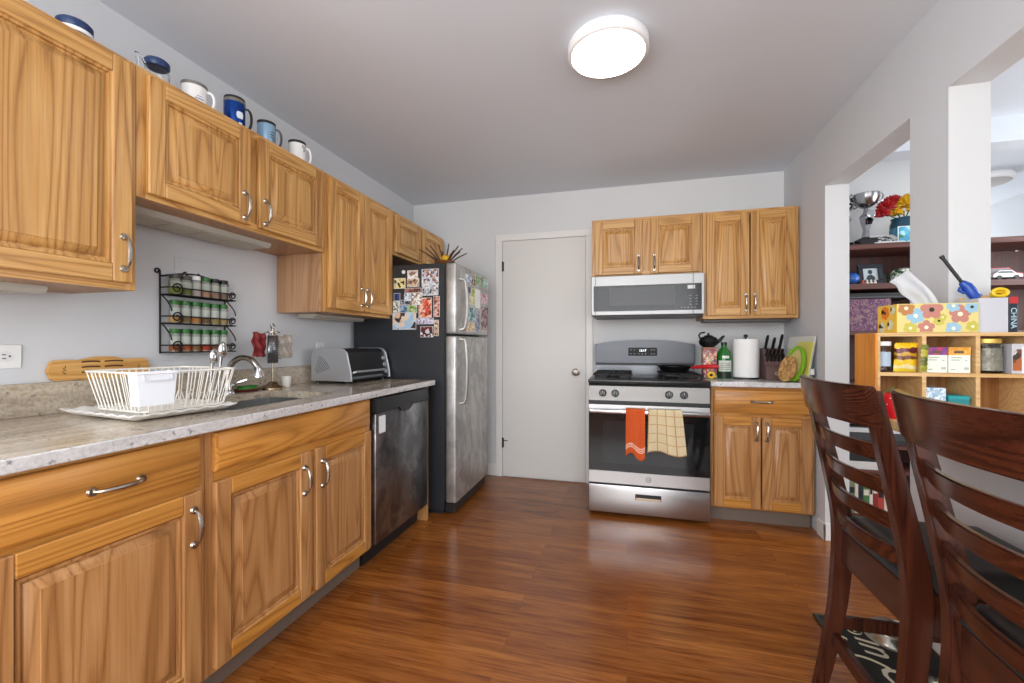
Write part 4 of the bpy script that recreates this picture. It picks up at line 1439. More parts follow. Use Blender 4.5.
part('slots', b, M('#5a3a1c', .7), t)
b = B()
rs = random.Random(5)
for yc, z0, n_, am in ((1.035, 1.045, 7, .007), (1.272, 1.05, 5, .005)):
    b.tube([(-1.8937, yc + am * sin(k * 1.9) * (.5 + .5 * rs.random()), z0 + .0045 * k * .8 + .002 * cos(k * 2.3)) for k in range(n_ + 2)], .0012, 5)
part('carved_marks', b, M('#4d2f16', .8), t)

# ------------------------------------------------------------------ spice rack
SY0_, SY1_, SXW = 1.362, 1.664, XL
t = thing('spice_rack', 'black wrought iron three-tier spice rack on the left wall', 'spice rack', (SXW, 1.5, 1.112))
SH = (1.117, 1.240, 1.362)
DP = .072
b = B()
for y in (SY0_, SY1_):
    b.tube([(SXW + .006, y, 1.112), (SXW + .006, y, 1.46 if y == SY0_ else 1.44)], .0035, 6)
b.tube(spiral((SXW + .006, SY0_ - .012, 1.46), .012, .004, 1.1, 0, 'x'), .0033, 6)
b.tube(spiral((SXW + .006, SY1_ + .010, 1.44), .010, .004, 1.1, pi, 'x', sgn=-1), .0033, 6)
b.tube([(SXW + .006, SY0_ + (SY1_ - SY0_) * k / 20, 1.44 + .028 * sin(pi * k / 20)) for k in range(21)], .0033, 6)
for sg in (-1, 1):
    b.tube(spiral((SXW + .006, 1.5 + sg * .026, 1.452), .022, .005, 1.2, pi / 2, 'x', sgn=-sg), .003, 6)
part('back_frame', b, IRON, t)
for z in SH:
    b = B()
    x0, x1 = SXW + .006, SXW + DP
    for k in range(4):
        x = x0 + (x1 - x0) * k / 3
        b.tube([(x, SY0_, z), (x, SY1_, z)], .0026, 6)
    for y in (SY0_, SY1_):
        b.tube([(x0, y, z), (x1, y, z)], .003, 6)
    b.tube([(x1, SY0_, z + .03), (x1, SY1_, z + .03)], .0028, 6)
    for y in (SY0_, SY1_):
        b.tube([(x0, y, z + .03), (x1, y, z + .03)], .0028, 6)
    part('tier', b, IRON, t)
    b = B()
    b.tube(spiral((SXW + DP, SY0_ + .022, z + .026), .026, .006, 1.6, -pi / 2, 'x', 34), .003, 6)
    part('scroll', b, IRON, t)
    b = B()
    b.tube(spiral((SXW + DP, SY1_ - .016, z + .022), .020, .005, 1.6, -pi / 2, 'x', 34, -1), .003, 6)
    part('scroll', b, IRON, t)
for z0, z1 in zip(SH[:-1], SH[1:]):
    for y in (SY0_, SY1_):
        b = B()
        b.tube([(SXW + DP - .058 * (k / 8) ** 1.6, y, z0 + .05 + (z1 - z0 - .05) * k / 8) for k in range(9)][::-1], .0028, 6)
        part('side_brace', b, IRON, t)
ORD = ('first', 'second', 'third', 'fourth', 'fifth', 'sixth')
SPC = ['#8a4a22', '#a8542c', '#7d5a34', '#9a3b22', '#6d4a2c', '#8f6a3f', '#b58a52', '#79603a', '#a5713a', '#5f4a30', '#8c7a4c', '#9b8257', '#6b7a3a', '#4e4a33', '#b9b3a6', '#a8937b', '#8b6a55', '#77604f']
def spice_jar(x, y, z, r, h_, cap, content, label, lab='#aeb5ab', fill=.5):
    t = thing('spice_jar', label, 'spice jar', (x, y, z), 'spice jars on the wall rack')
    part('glass', B().lathe([(0, z), (r, z), (r, z + h_ * .72), (r * .8, z + h_ * .8), (r * .8, z + h_ * .84), (0, z + h_ * .84)], (x, y, 0), 14), M('#8f948b', .12), t)
    part('contents', B().lathe([(r * 1.008, z + .003), (r * 1.012, z + h_ * fill * .62), (0, z + h_ * fill * .62)], (x, y, 0), 14), M(content, .8), t)
    part('label', arc_label(B(), (x, y), r * 1.02, R(-80), R(80), z + h_ * .34, z + h_ * .66, 8), M(lab, .6), t, recalc=False)
    part('cap', B().lathe([(r * .92, z + h_ * .80), (r * .95, z + h_ * .82), (r * .95, z + h_ * .99), (r * .88, z + h_), (0, z + h_)], (x, y, 0), 14), cap, t)
GC = M('#2c6a2a', .4)
TI = ('lower', 'middle')
for ti in (0, 1):
    for k in range(6):
        spice_jar(SXW + .038, 1.398 + .0458 * k, SH[ti] + .003, .0195, .098, GC, SPC[ti * 6 + k], 'spice jar with green cap, %s from the left on the %s tier of the rack' % (ORD[k], TI[ti]))
top = [(M('#4c4a40', .4), '#7d8a3a', 'square-labelled jar with olive contents at the left end of the top spice tier'), (M('#4c4a40', .4), '#5c6130', 'jar with dark green contents, second on the top spice tier'),
       (WHITEP, '#a59a94', 'jar with white cap, third on the top spice tier'), (GC, '#a07a63', 'jar with green cap, fourth on the top spice tier'),
       (BLACKP, '#8a6d5a', 'black-capped jar, fifth on the top spice tier'), (BLACKP, '#6f5b4c', 'black-capped jar at the right end of the top spice tier')]
for k, (cap, ct_, lb) in enumerate(top):
    spice_jar(SXW + .038, 1.400 + .0458 * k, SH[2] + .003, .022 if k < 2 else .0195, .085 if k < 2 else .092, cap, ct_, lb, '#a9ada3', .9 if k < 2 else .45)

# ------------------------------------------------------------------ mugs on the wall cabinets
MZ = UT + .0005
def mug(label, name, cat, x, y, r, h_, body, rimm, hand, marks=None, lid=None, hang=R(40)):
    t = thing(name, label, cat, (x, y, MZ), 'mugs and jars on top of the left wall cabinets')
    part('body', B().lathe([(0, MZ), (r * .93, MZ), (r, MZ + .008), (r, MZ + h_), (r * .92, MZ + h_), (r * .9, MZ + .006), (0, MZ + .006)], (x, y, 0), 28), body, t)
    part('rim', B().lathe([(r * 1.015, MZ + h_ - .012), (r * 1.02, MZ + h_ + .001), (r * .9, MZ + h_ + .001), (r * .9, MZ + h_ - .01)], (x, y, 0), 28), rimm, t)
    dx, dy = cos(hang), sin(hang)
    pts = []
    for i in range(11):
        a = pi * (i / 10 - .5)
        q = r * .97 + .025 * cos(a) ** .6 if cos(a) > 0 else r * .97
        pts.append((x + dx * q, y + dy * q, MZ + h_ * .5 + h_ * .33 * sin(a)))
    part('handle', B().tube(pts, .0055, 8), hand, t)
    if marks:
        b = B()
        for (a0, a1, z0, z1) in marks[1]:
            arc_label(b, (x, y), r * 1.012, R(a0), R(a1), MZ + z0, MZ + z1, 5)
        part('print', b, marks[0], t, recalc=False)
    if lid:
        part('lid', B().lathe([(r * .98, MZ + h_), (r * .98, MZ + h_ + .012), (r * .7, MZ + h_ + .016), (0, MZ + h_ + .016)], (x, y, 0), 28), lid, t)
    return t


BLU = M('#16335f', .35)
WCER = M('#ecebe8', .25)
SIL = M('#9b9890', .25, .9)
mx = -1.69
def lidded_jar(label, x, y, r, h_, band):
    t = thing('glass_jar', label, 'jar', (x, y, MZ), 'mugs and jars on top of the left wall cabinets')
    part('glass', B().lathe([(0, MZ), (r * .95, MZ), (r, MZ + .01), (r, MZ + h_ * .8), (r * .85, MZ + h_ * .9), (r * .85, MZ + h_), (r * .8, MZ + h_), (r * .8, MZ + h_ * .9), (r * .94, MZ + h_ * .78), (r * .94, MZ + .01), (0, MZ + .006)], (x, y, 0), 28), GLASS, t)
    part('lid', B().lathe([(r * .95, MZ + h_ - .005), (r * 1.02, MZ + h_), (r * 1.02, MZ + h_ + band), (r * .9, MZ + h_ + band + .006), (0, MZ + h_ + band + .008)], (x, y, 0), 28), BLU, t)
    return t
t = lidded_jar('glass jar with a dark blue lid, nearest the camera on top of the cabinets', mx, .95, .043, .05, .018)
part('white_stripe', B().lathe([(.0435, MZ + .034), (.0437, MZ + .044), (.0435, MZ + .046)], (mx, .95, 0), 28), WHITEP, t)
t = lidded_jar('glass pitcher jar with a domed blue lid, second of the items on the cabinets', mx - .005, 1.20, .038, .092, .016)
part('handle', B().tube([(mx - .01, 1.165, MZ + .08), (mx - .005, 1.14, MZ + .105), (mx, 1.125, MZ + .10), (mx, 1.135, MZ + .04), (mx - .005, 1.166, MZ + .02)], .004, 8), GLASS, t)
mug('wide white enamel mug with a silver rim, on the short cabinet nearest the blue-lidded jars', 'mug', 'mug', mx, 1.338, .044, .102, WCER, SIL, WCER, (M('#7f97b8', .5), [(-35, 5, .035, .04), (-28, -2, .046, .049)]))
mug('shiny blue travel mug with black lid and white badge on the short cabinet', 'travel_mug', 'mug', mx, 1.522, .0415, .138, M('#0f3f8f', .2, .6), SIL, BLACKP, (M('#dfe7ef', .5), [(-32, 8, .06, .078), (-28, 4, .078, .084), (-28, 4, .054, .06), (-20, 0, .03, .036)]), BLACKP)
mug('light blue steel mug with dark lettering marks on the short cabinet', 'mug', 'mug', mx, 1.697, .04, .128, M('#8fb3cc', .25, .3), BLACKP, M('#4a5058', .4), (M('#39424d', .5), [(-20, 15, .075, .08), (-25, 10, .062, .068), (-22, 20, .05, .055), (-10, 18, .04, .044)]))
t = mug('plain white mug with a small black doodle, farthest along the cabinet tops', 'mug', 'mug', mx, 1.897, .042, .125, WCER, BLACKP, WCER)
b = B()
for (a0, zz, rr) in ((-8, .08, .006), (8, .072, .008), (2, .058, .004)):
    c = (mx + .0425 * cos(R(a0)), 1.897 + .0425 * sin(R(a0)), MZ + zz + .018)
    b.tube([(c[0], c[1] + rr * cos(k * pi / 6), c[2] + rr * sin(k * pi / 6)) for k in range(10)], .0012, 5)
part('doodle', b, BLACKP, t)

# ------------------------------------------------------------------ breakfast bar and the cubby on it
BT = .9
t = thing('bar_counter', 'light wood breakfast bar top on the half wall behind the chairs', 'worktop', (1.15, 1.0, .8655))
part('slab', B().box((.850, .06, .8655), (1.52, 1.905, BT), .004), BIRCH, t)
CXL, CXR, CYF, CYB, CZ0, CZ1 = .833, 1.415, 1.762, 1.902, BT + .0005, 1.190
TK = .012
t = thing('cubby_shelf', 'light plywood cubby organizer with open square compartments at the end of the bar', 'shelf', ((CXL + CXR) / 2, 1.83, CZ0))
part('side_panel', B().box((CXL, CYF + .001, CZ0), (CXL + .006, CYB, CZ1 - .001)), AMBER, t)
part('side_panel', B().box((CXL + .006, CYF, CZ0), (CXL + TK + .002, CYB, CZ1)), BIRCH, t)
part('side_panel', B().box((CXR - TK, CYF, CZ0), (CXR, CYB, CZ1)), BIRCH, t)
part('top_board', B().box((CXL + TK + .002, CYF, CZ1 - TK), (CXR - TK, CYB, CZ1)), BIRCH, t)
part('shelf_board', B().box((CXL + TK + .002, CYF, 1.042), (CXR - TK, CYB, 1.042 + TK)), BIRCH, t)
part('bottom_board', B().box((CXL + TK + .002, CYF, CZ0), (CXR - TK, CYB, CZ0 + TK)), BIRCH, t)
for x in (.966, 1.112, 1.262):
    for z0, z1 in ((CZ0 + TK, 1.042), (1.054, CZ1 - TK)):
        part('divider', B().box((x, CYF, z0), (x + TK, CYB - .006, z1)), BIRCH, t)
part('back_panel', B().box((CXL + TK + .002, CYB - .006, CZ0 + TK), (CXR - TK, CYB - .0005, 1.042)).box((CXL + TK + .002, CYB - .006, 1.054), (CXR - TK, CYB - .0005, CZ1 - TK)), oak('dark_stained_ply', 2, '#6d451c', '#8a5a28', '#9c6a33', .5), t)
S1 = 1.0545   # top of the middle shelf
S0 = CZ0 + TK + .0005

# tissue box
t = thing('tissue_box', 'yellow flower-patterned tissue box on top of the cubby', 'tissue box', (1.015, 1.835, CZ1))
TBX0, TBX1, TBY0, TBY1, TBZ0, TBZ1 = .902, 1.130, 1.775, 1.893, CZ1 + .0005, 1.290
bx_ = part('box', B().box((TBX0, TBY0, TBZ0), (TBX1, TBY1, TBZ1), .002), M('#d3c47c', .5), t)
b = B()
yy = TBY0 - .0004
rnd = random.Random(4)
def bloom(b, u, z, r, n, mi, cmi, side='f'):
    for k in range(n):
        a = 2 * pi * k / n + .3
        cu, cz = u + r * .62 * cos(a), z + r * .62 * sin(a)
        pts = []
        for i in range(10):
            q = 2 * pi * i / 10
            pu, pz = cu + r * .44 * cos(q), cz + r * .44 * sin(q)
            pz = min(max(pz, TBZ0 + .003), TBZ1 - .003)
            if side == 'f':
                pu = min(max(pu, TBX0 + .003), TBX1 - .003)
                pts.append(b.v((pu, TBY0 - .0003 - .00004 * k, pz)))
            else:
                pu = min(max(pu, TBY0 + .003), TBY1 - .003)
                pts.append(b.v((TBX0 - .0003 - .00004 * k, pu, pz)))
        b.f(pts, mi)
    pts = []
    for i in range(10):
        q = 2 * pi * i / 10
        p = (u + r * .25 * cos(q), z + r * .25 * sin(q))
        pts.append(b.v((p[0], TBY0 - .0008, p[1]) if side == 'f' else (TBX0 - .0008, p[0], p[1])))
    b.f(pts, cmi)
zc = (TBZ0 + TBZ1) / 2
for u, z, r, n, mi, cmi in ((.955, zc + .008, .026, 6, 0, 4), (.928, zc + .034, .024, 6, 1, 4), (1.0, zc + .028, .032, 5, 2, 5), (.985, zc - .032, .024, 5, 2, 4), (1.078, zc + .012, .030, 5, 2, 4),
                            (1.02, zc - .01, .016, 6, 3, 5), (1.06, zc - .036, .022, 6, 0, 4), (1.06, zc + .04, .020, 6, 0, 4), (1.11, zc + .035, .02, 6, 0, 5), (.94, zc - .034, .020, 6, 3, 4), (1.112, zc - .03, .018, 6, 3, 4), (1.03, zc + .002, .012, 5, 3, 4)):
    bloom(b, u, z, r, n, mi, cmi)
part('printed_flowers', b, [M('#8fb4c6', .5), M('#b0763f', .5), M('#b5786a', .5), M('#b9b04a', .5), M('#efe6c4', .5), M('#2c2420', .5)], bx_, smooth=False, recalc=False)
b = B().box((TBX0 - .0003, TBY0 + .001, TBZ0 + .001), (TBX0 + .001, TBY1 - .001, TBZ1 - .001))
part('end_panel', b, M('#e2b53c', .5), bx_)
b = B()
for u, z, r, n, mi, cmi in ((1.845, zc + .022, .024, 6, 0, 3), (1.815, zc - .022, .018, 5, 1, 2), (1.865, zc - .028, .02, 5, 1, 3), (1.80, zc + .03, .015, 5, 1, 2)):
    bloom(b, u, z, r, n, mi, cmi, 's')
part('printed_flowers', b, [M('#d9761f', .5), M('#c9cbb0', .5), M('#efe6c4', .5), M('#3c2c1c', .5)], bx_, smooth=False, recalc=False)
TA, TC_ = Vector(px(889, 282, y=1.815)), Vector(px(908, 270, y=1.845))
TD, TE = Vector((.985, 1.835, 1.285)), Vector((1.062, 1.835, 1.285))
def tiss(i, j):
    p = TD.lerp(TE, i).lerp(TA.lerp(TC_, i), j)
    p.z += .010 * sin(pi * j) * (.4 + i)
    p.y += .010 * sin(i * 9) * (1 - j * .5) + .005 * sin(j * 7 + i * 3)
    p.x += .006 * sin(j * 9) * (1 - i)
    return tuple(p)
o = part('tissue', B().grid(tiss, 14, 14), M('#bfc0c3', .9), t, recalc=False, ang=80)

# white box of odds and ends
t = thing('storage_box', 'open white box holding tools, beside the tissue box on top of the cubby', 'box', (1.172, 1.845, CZ1))
b = B()
WX0, WX1, WY0, WY1, WZ0, WZ1 = 1.134, 1.212, 1.785, 1.895, CZ1 + .0005, 1.305
b.box((WX0, WY0, WZ0), (WX1, WY1, WZ0 + .003))
b.box((WX0, WY0, WZ0 + .003), (WX1, WY0 + .002, WZ1)).box((WX0, WY1 - .002, WZ0 + .003), (WX1, WY1, WZ1)).box((WX0, WY0 + .002, WZ0 + .003), (WX0 + .002, WY1 - .002, WZ1)).box((WX1 - .002, WY0 + .002, WZ0 + .003), (WX1, WY1 - .002, WZ1))
part('box', b, M('#bcbdc4', .6), t)
t = thing('gas_lighter', 'blue and black long-nosed gas lighter sticking out of the white box', 'lighter', (1.15, 1.84, 1.25))
Y_ = 1.835
A, C_, D_, E_ = px(941, 256, y=Y_), px(963, 284, y=Y_), px(976, 297, y=Y_), (1.168, Y_, 1.25)
part('nozzle', B().tube([A, C_], .0055, 8).tube([A, tuple(Vector(A).lerp(Vector(C_), .08))], .007, 8), M('#1b1b1d', .35, .3), t)
part('grip', B().tube([tuple(Vector(A).lerp(Vector(C_), .93)), tuple(Vector(C_) + Vector((.008, 0, -.006))), D_, E_], [.009, .016, .017, .012], 10), M('#17429c', .35), t)
part('trigger', B().tube([tuple(Vector(C_) + Vector((-.008, 0, -.012))), tuple(Vector(C_) + Vector((-.012, 0, -.022))), tuple(Vector(C_) + Vector((.004, 0, -.032)))], .005, 6), M('#17429c', .35), t)
t = thing('scissors', 'yellow-handled scissors standing in the white box', 'scissors', (1.19, 1.83, 1.24))
p = px(1000, 294, y=1.83)
part('handle', B().tube([(p[0] + .020 * cos(k * pi / 8), 1.83, p[2] + .005 + .012 * sin(k * pi / 8)) for k in range(16)], .006, 8, True), M('#e2bd1f', .4), t)
part('handle', B().tube([(p[0] + .002 + .018 * cos(k * pi / 8), 1.842, p[2] - .001 + .010 * sin(k * pi / 8)) for k in range(16)], .0055, 8, True), M('#e2bd1f', .4), t)
part('blades', B().tube([(p[0] - .008, 1.836, p[2] - .008), (p[0] - .016, 1.836, 1.215)], .004, 6), STEEL, t)
p = px(984, 299, y=1.82)
solo('wine_cork', B().lathe([(0, WZ0 + .08), (.010, WZ0 + .08), (.011, WZ0 + .125), (0, WZ0 + .125)], (p[0], 1.82, 0), 14).lathe([(0, WZ0 + .0035), (.008, WZ0 + .0035), (.008, WZ0 + .08), (0, WZ0 + .08)], (p[0], 1.82, 0), 10), M('#b08a55', .8), 'brown cork-topped stick in the white box between lighter and scissors', 'stick')
p = px(966, 297, y=1.86)
solo('screwdriver', B().tube([(1.142, 1.872, WZ0 + .004), (1.142, 1.872, 1.29), (1.141, 1.872, 1.312)], [.005, .008, .007], 10), M('#d8a522', .4), 'small yellow handle poking out of the left side of the white box', 'tool')
# book beside it
t = thing('book', 'dark blue book with a red band and white letters, standing right of the white box', 'book', (1.226, 1.84, CZ1))
part('cover', B().box((1.2145, 1.785, CZ1 + .0005), (1.238, 1.895, 1.307), .0015), M('#14202f', .5), t)
b = B().box((1.2143, 1.7846, 1.285), (1.2382, 1.7852, 1.307))
part('red_band', b, M('#b3262a', .5), t)
b = B().text('CHINA', .022, (1.226, 1.7846, 1.237), (0, 0, -1), (1, 0, 0))
part('spine_title', b, M('#b9d3de', .5), t)

# compartment contents
def jar(label, x, y, z, r, h_, lidm, fillm, fill, group=None, glassm=None):
    t = thing('glass_jar', label, 'jar', (x, y, z), group)
    part('glass', B().lathe([(0, z), (r * .95, z), (r, z + .006), (r, z + h_ * .8), (r * .82, z + h_ * .88), (r * .82, z + h_ * .9), (r * .78, z + h_ * .9), (r * .78, z + h_ * .88), (r * .95, z + h_ * .79), (r * .95, z + .008), (0, z + .005)], (x, y, 0), 26), glassm or GLASS, t)
    if fillm:
        part('contents', B().lathe([(0, z + .006), (r * .93, z + .009), (r * .93, z + h_ * fill), (0, z + h_ * fill)], (x, y, 0), 22), fillm, t)
    part('lid', B().lathe([(r * .86, z + h_ * .86), (r * .9, z + h_ * .88), (r * .9, z + h_ * .99), (r * .85, z + h_), (0, z + h_)], (x, y, 0), 26), lidm, t)
    return t
j = jar('clear glass jar with a white lid in the upper left cubby compartment', .873, 1.80, S1, .0245, .106, WHITEP, None, 0)
part('label', arc_label(B(), (.873, 1.80), .0252, R(-150), R(-60), S1 + .02, S1 + .07, 8), M('#9fb0c0', .5), j, recalc=False)
def snack(name, label, c, hx_, hz, ry, mat, tilt=0.0):
    b = B()
    for sg in (-1, 1):
        def fn(i, j, sg=sg):
            x, z = (i - .5) * 2, (j - .5) * 2
            puff = (1 - x ** 4) * (1 - z ** 4)
            return (c[0] + hx_ * x + tilt * z * hz, c[1] + sg * ry * puff * (1 + .15 * sin(x * 7 + z * 4)), c[2] + hz * z + .002 * sin(x * 20) * (abs(z) > .9))
        b.grid(fn, 14, 14)
    bmesh.ops.remove_doubles(b.bm, verts=b.bm.verts[:], dist=1e-5)
    return solo(name, b, mat, label, 'snack bag', ang=80)
def bagmat(name, stops):
    q = NT(name)
    sp = q.n('ShaderNodeSeparateXYZ'); q.l(q.pos((1, 1, 1), 'obj'), sp.inputs[0])
    nz = q.noise(q.pos((1, 1, 1), 'obj'), 40, 3)
    z = q.math('MULTIPLY_ADD', q.math('SUBTRACT', nz, .5), .03, sp.outputs[2])
    q.l(q.ramp(q.math('MULTIPLY', z, 10.0), stops, 'CONSTANT'), q.b.inputs['Base Color'])
    q.b.inputs['Roughness'].default_value = .3
    return q.m
sb_ = snack('snack_bag', 'shiny yellow and maroon snack bag in the upper left cubby compartment', (.9315, 1.785, S1 + .051), .0335, .0505, .013, bagmat('snack_print', [(0, '#d9c13a'), (.12, '#d8cf9a'), (.25, '#e0b41c'), (.45, '#6a3b22'), (.58, '#b98f24'), (.68, '#5a1520'), (.86, '#e3b51a')]), .04)
b = B()
for sg in (-1, 1):
    b.grid(lambda i, j, sg=sg: (.9685 + .010 * (i * 2 - 1) + .1 * (j - .5) * .05, 1.7555 + sg * .004 * sin(pi * i) * sin(pi * j) + .002 * sin(j * 40), S1 + .004 + .09 * j), 6, 20)
bmesh.ops.remove_doubles(b.bm, verts=b.bm.verts[:], dist=1e-5)
part('side_gusset', b, bagmat('olive_print', [(0, '#8a8a2a'), (.3, '#55601f'), (.55, '#a39a34'), (.8, '#6c7426')]), sb_, ang=80)
def tea(label, x0, x1, band):
    t = thing('tea_box', label, 'box', ((x0 + x1) / 2, 1.80, S1))
    part('carton', B().box((x0, 1.768, S1), (x1, 1.86, S1 + .086), .001), M('#dfe2d6', .6), t)
    part('colour_band', B().box((x0 - .0003, 1.7676, S1 + .060), (x1 + .0003, 1.8603, S1 + .0863)), band, t)
    b = B()
    w_ = x1 - x0
    for z, a, c in ((.05, .12, .6), (.042, .12, .5), (.012, .7, .92), (.016, .7, .92), (.01, .1, .3), (.04, .75, .85)):
        b.box((x0 + w_ * a, 1.7674, S1 + z), (x0 + w_ * c, 1.7676, S1 + z + .0028))
    part('print', b, M('#8fa08f', .6), t)
    b = B().box((x0 + w_ * .25, 1.7672, S1 + .066), (x0 + w_ * .7, 1.7676, S1 + .074))
    part('title_block', b, M('#5a4a3a', .6), t)
tea('pale tea box with a purple and red top band in the middle cubby compartment', .981, 1.040, mosaic('tea_purple', ['#7d3a86', '#8a3f7a', '#b0345a', '#6d3a80'], 60, .5, 'pos', False))
tea('pale tea box with an orange top band in the middle cubby compartment', 1.0425, 1.102, mosaic('tea_orange', ['#d99a35', '#e0a84a', '#c98a2a'], 60, .5, 'pos', False))
seed = mosaic('grain_mix', ['#8a8576', '#5d584c', '#b3ac98', '#746e60', '#9c9684'], 260, .8, 'pos', False)
jar('large glass jar of grey seeds with a gold lid in the right cubby compartment', 1.1675, 1.808, S1, .041, .115, M('#c9a850', .35, .4), seed, .72)
t = thing('carton', 'grey carton with a drink picture beside the large seed jar', 'box', (1.236, 1.80, S1))
part('box', B().box((1.2135, 1.772, S1), (1.259, 1.86, S1 + .098), .001), M('#bdbcc0', .5), t)
part('picture', B().box((1.215, 1.7715, S1 + .01), (1.238, 1.772, S1 + .08)), mosaic('drink_picture', ['#6d3f22', '#a65a2a', '#b9b4b8', '#3a2a20', '#8d2f2f'], 45, .5, 'pos', False), t)
part('white_side', B().box((1.238, 1.7714, S1 + .002), (1.2585, 1.772, S1 + .09)), M('#d8d8de', .5), t)
b = B().box((.983, 1.775, S0), (1.04, 1.85, S0 + .090), .001)
solo('box', b, mosaic('blue_grid_print', ['#c9dbe8', '#7fa4c4', '#e6eef4', '#9dbbd3', '#dfe9f0'], 110, .5, 'pos', False), 'small blue and white printed box in the lower middle compartment', 'box')
t = thing('teal_box', 'low teal box in the lower middle cubby compartment', 'box', (1.075, 1.81, S0))
part('box', B().box((1.0455, 1.772, S0), (1.104, 1.86, S0 + .060), .003), M('#157f86', .35), t)
part('lid', B().box((1.0445, 1.771, S0 + .052), (1.105, 1.861, S0 + .065), .002), M('#1b959b', .35), t)
# strawberry ornament on the bar
sc = (.866, 1.728)
t = thing('strawberry_ornament', 'red strawberry-shaped pot with a green leafy top in front of the cubby', 'ornament', (sc[0], sc[1], BT))
bz_ = BT + .0005
part('berry', B().lathe([(0, bz_), (.011, bz_), (.022, bz_ + .026), (.028, bz_ + .058), (.026, bz_ + .077), (.014, bz_ + .088), (0, bz_ + .089)], (sc[0], sc[1], 0), 22), M('#c01822', .25), t)
b = B()
for k in range(22):
    a, z = k * 2.4, .018 + .057 * (k / 22)
    r = .0125 + (z - .004) * .30 if z < .055 else .0278
    b.sphere((sc[0] + r * cos(a), sc[1] + r * sin(a), bz_ + z), .0016, 6, 4)
part('seeds', b, M('#f0e6d8', .5), t)
for k in range(6):
    a = k * pi / 3 + .2
    b = B()
    b.grid(lambda i, j, a=a: (sc[0] + (.002 + .026 * i) * cos(a) - (j - .5) * .016 * sin(pi * min(i + .12, 1)) * sin(a), sc[1] + (.002 + .026 * i) * sin(a) + (j - .5) * .016 * sin(pi * min(i + .12, 1)) * cos(a), bz_ + .089 + .010 * sin(pi * i) - .004 * i), 6, 2)
    part('leaf', b, M('#2f6b24', .5), t, recalc=False)
part('stalk', B().tube([(sc[0], sc[1], bz_ + .087), (sc[0] + .002, sc[1], bz_ + .108)], .003, 6), M('#2f6b24', .5), t)

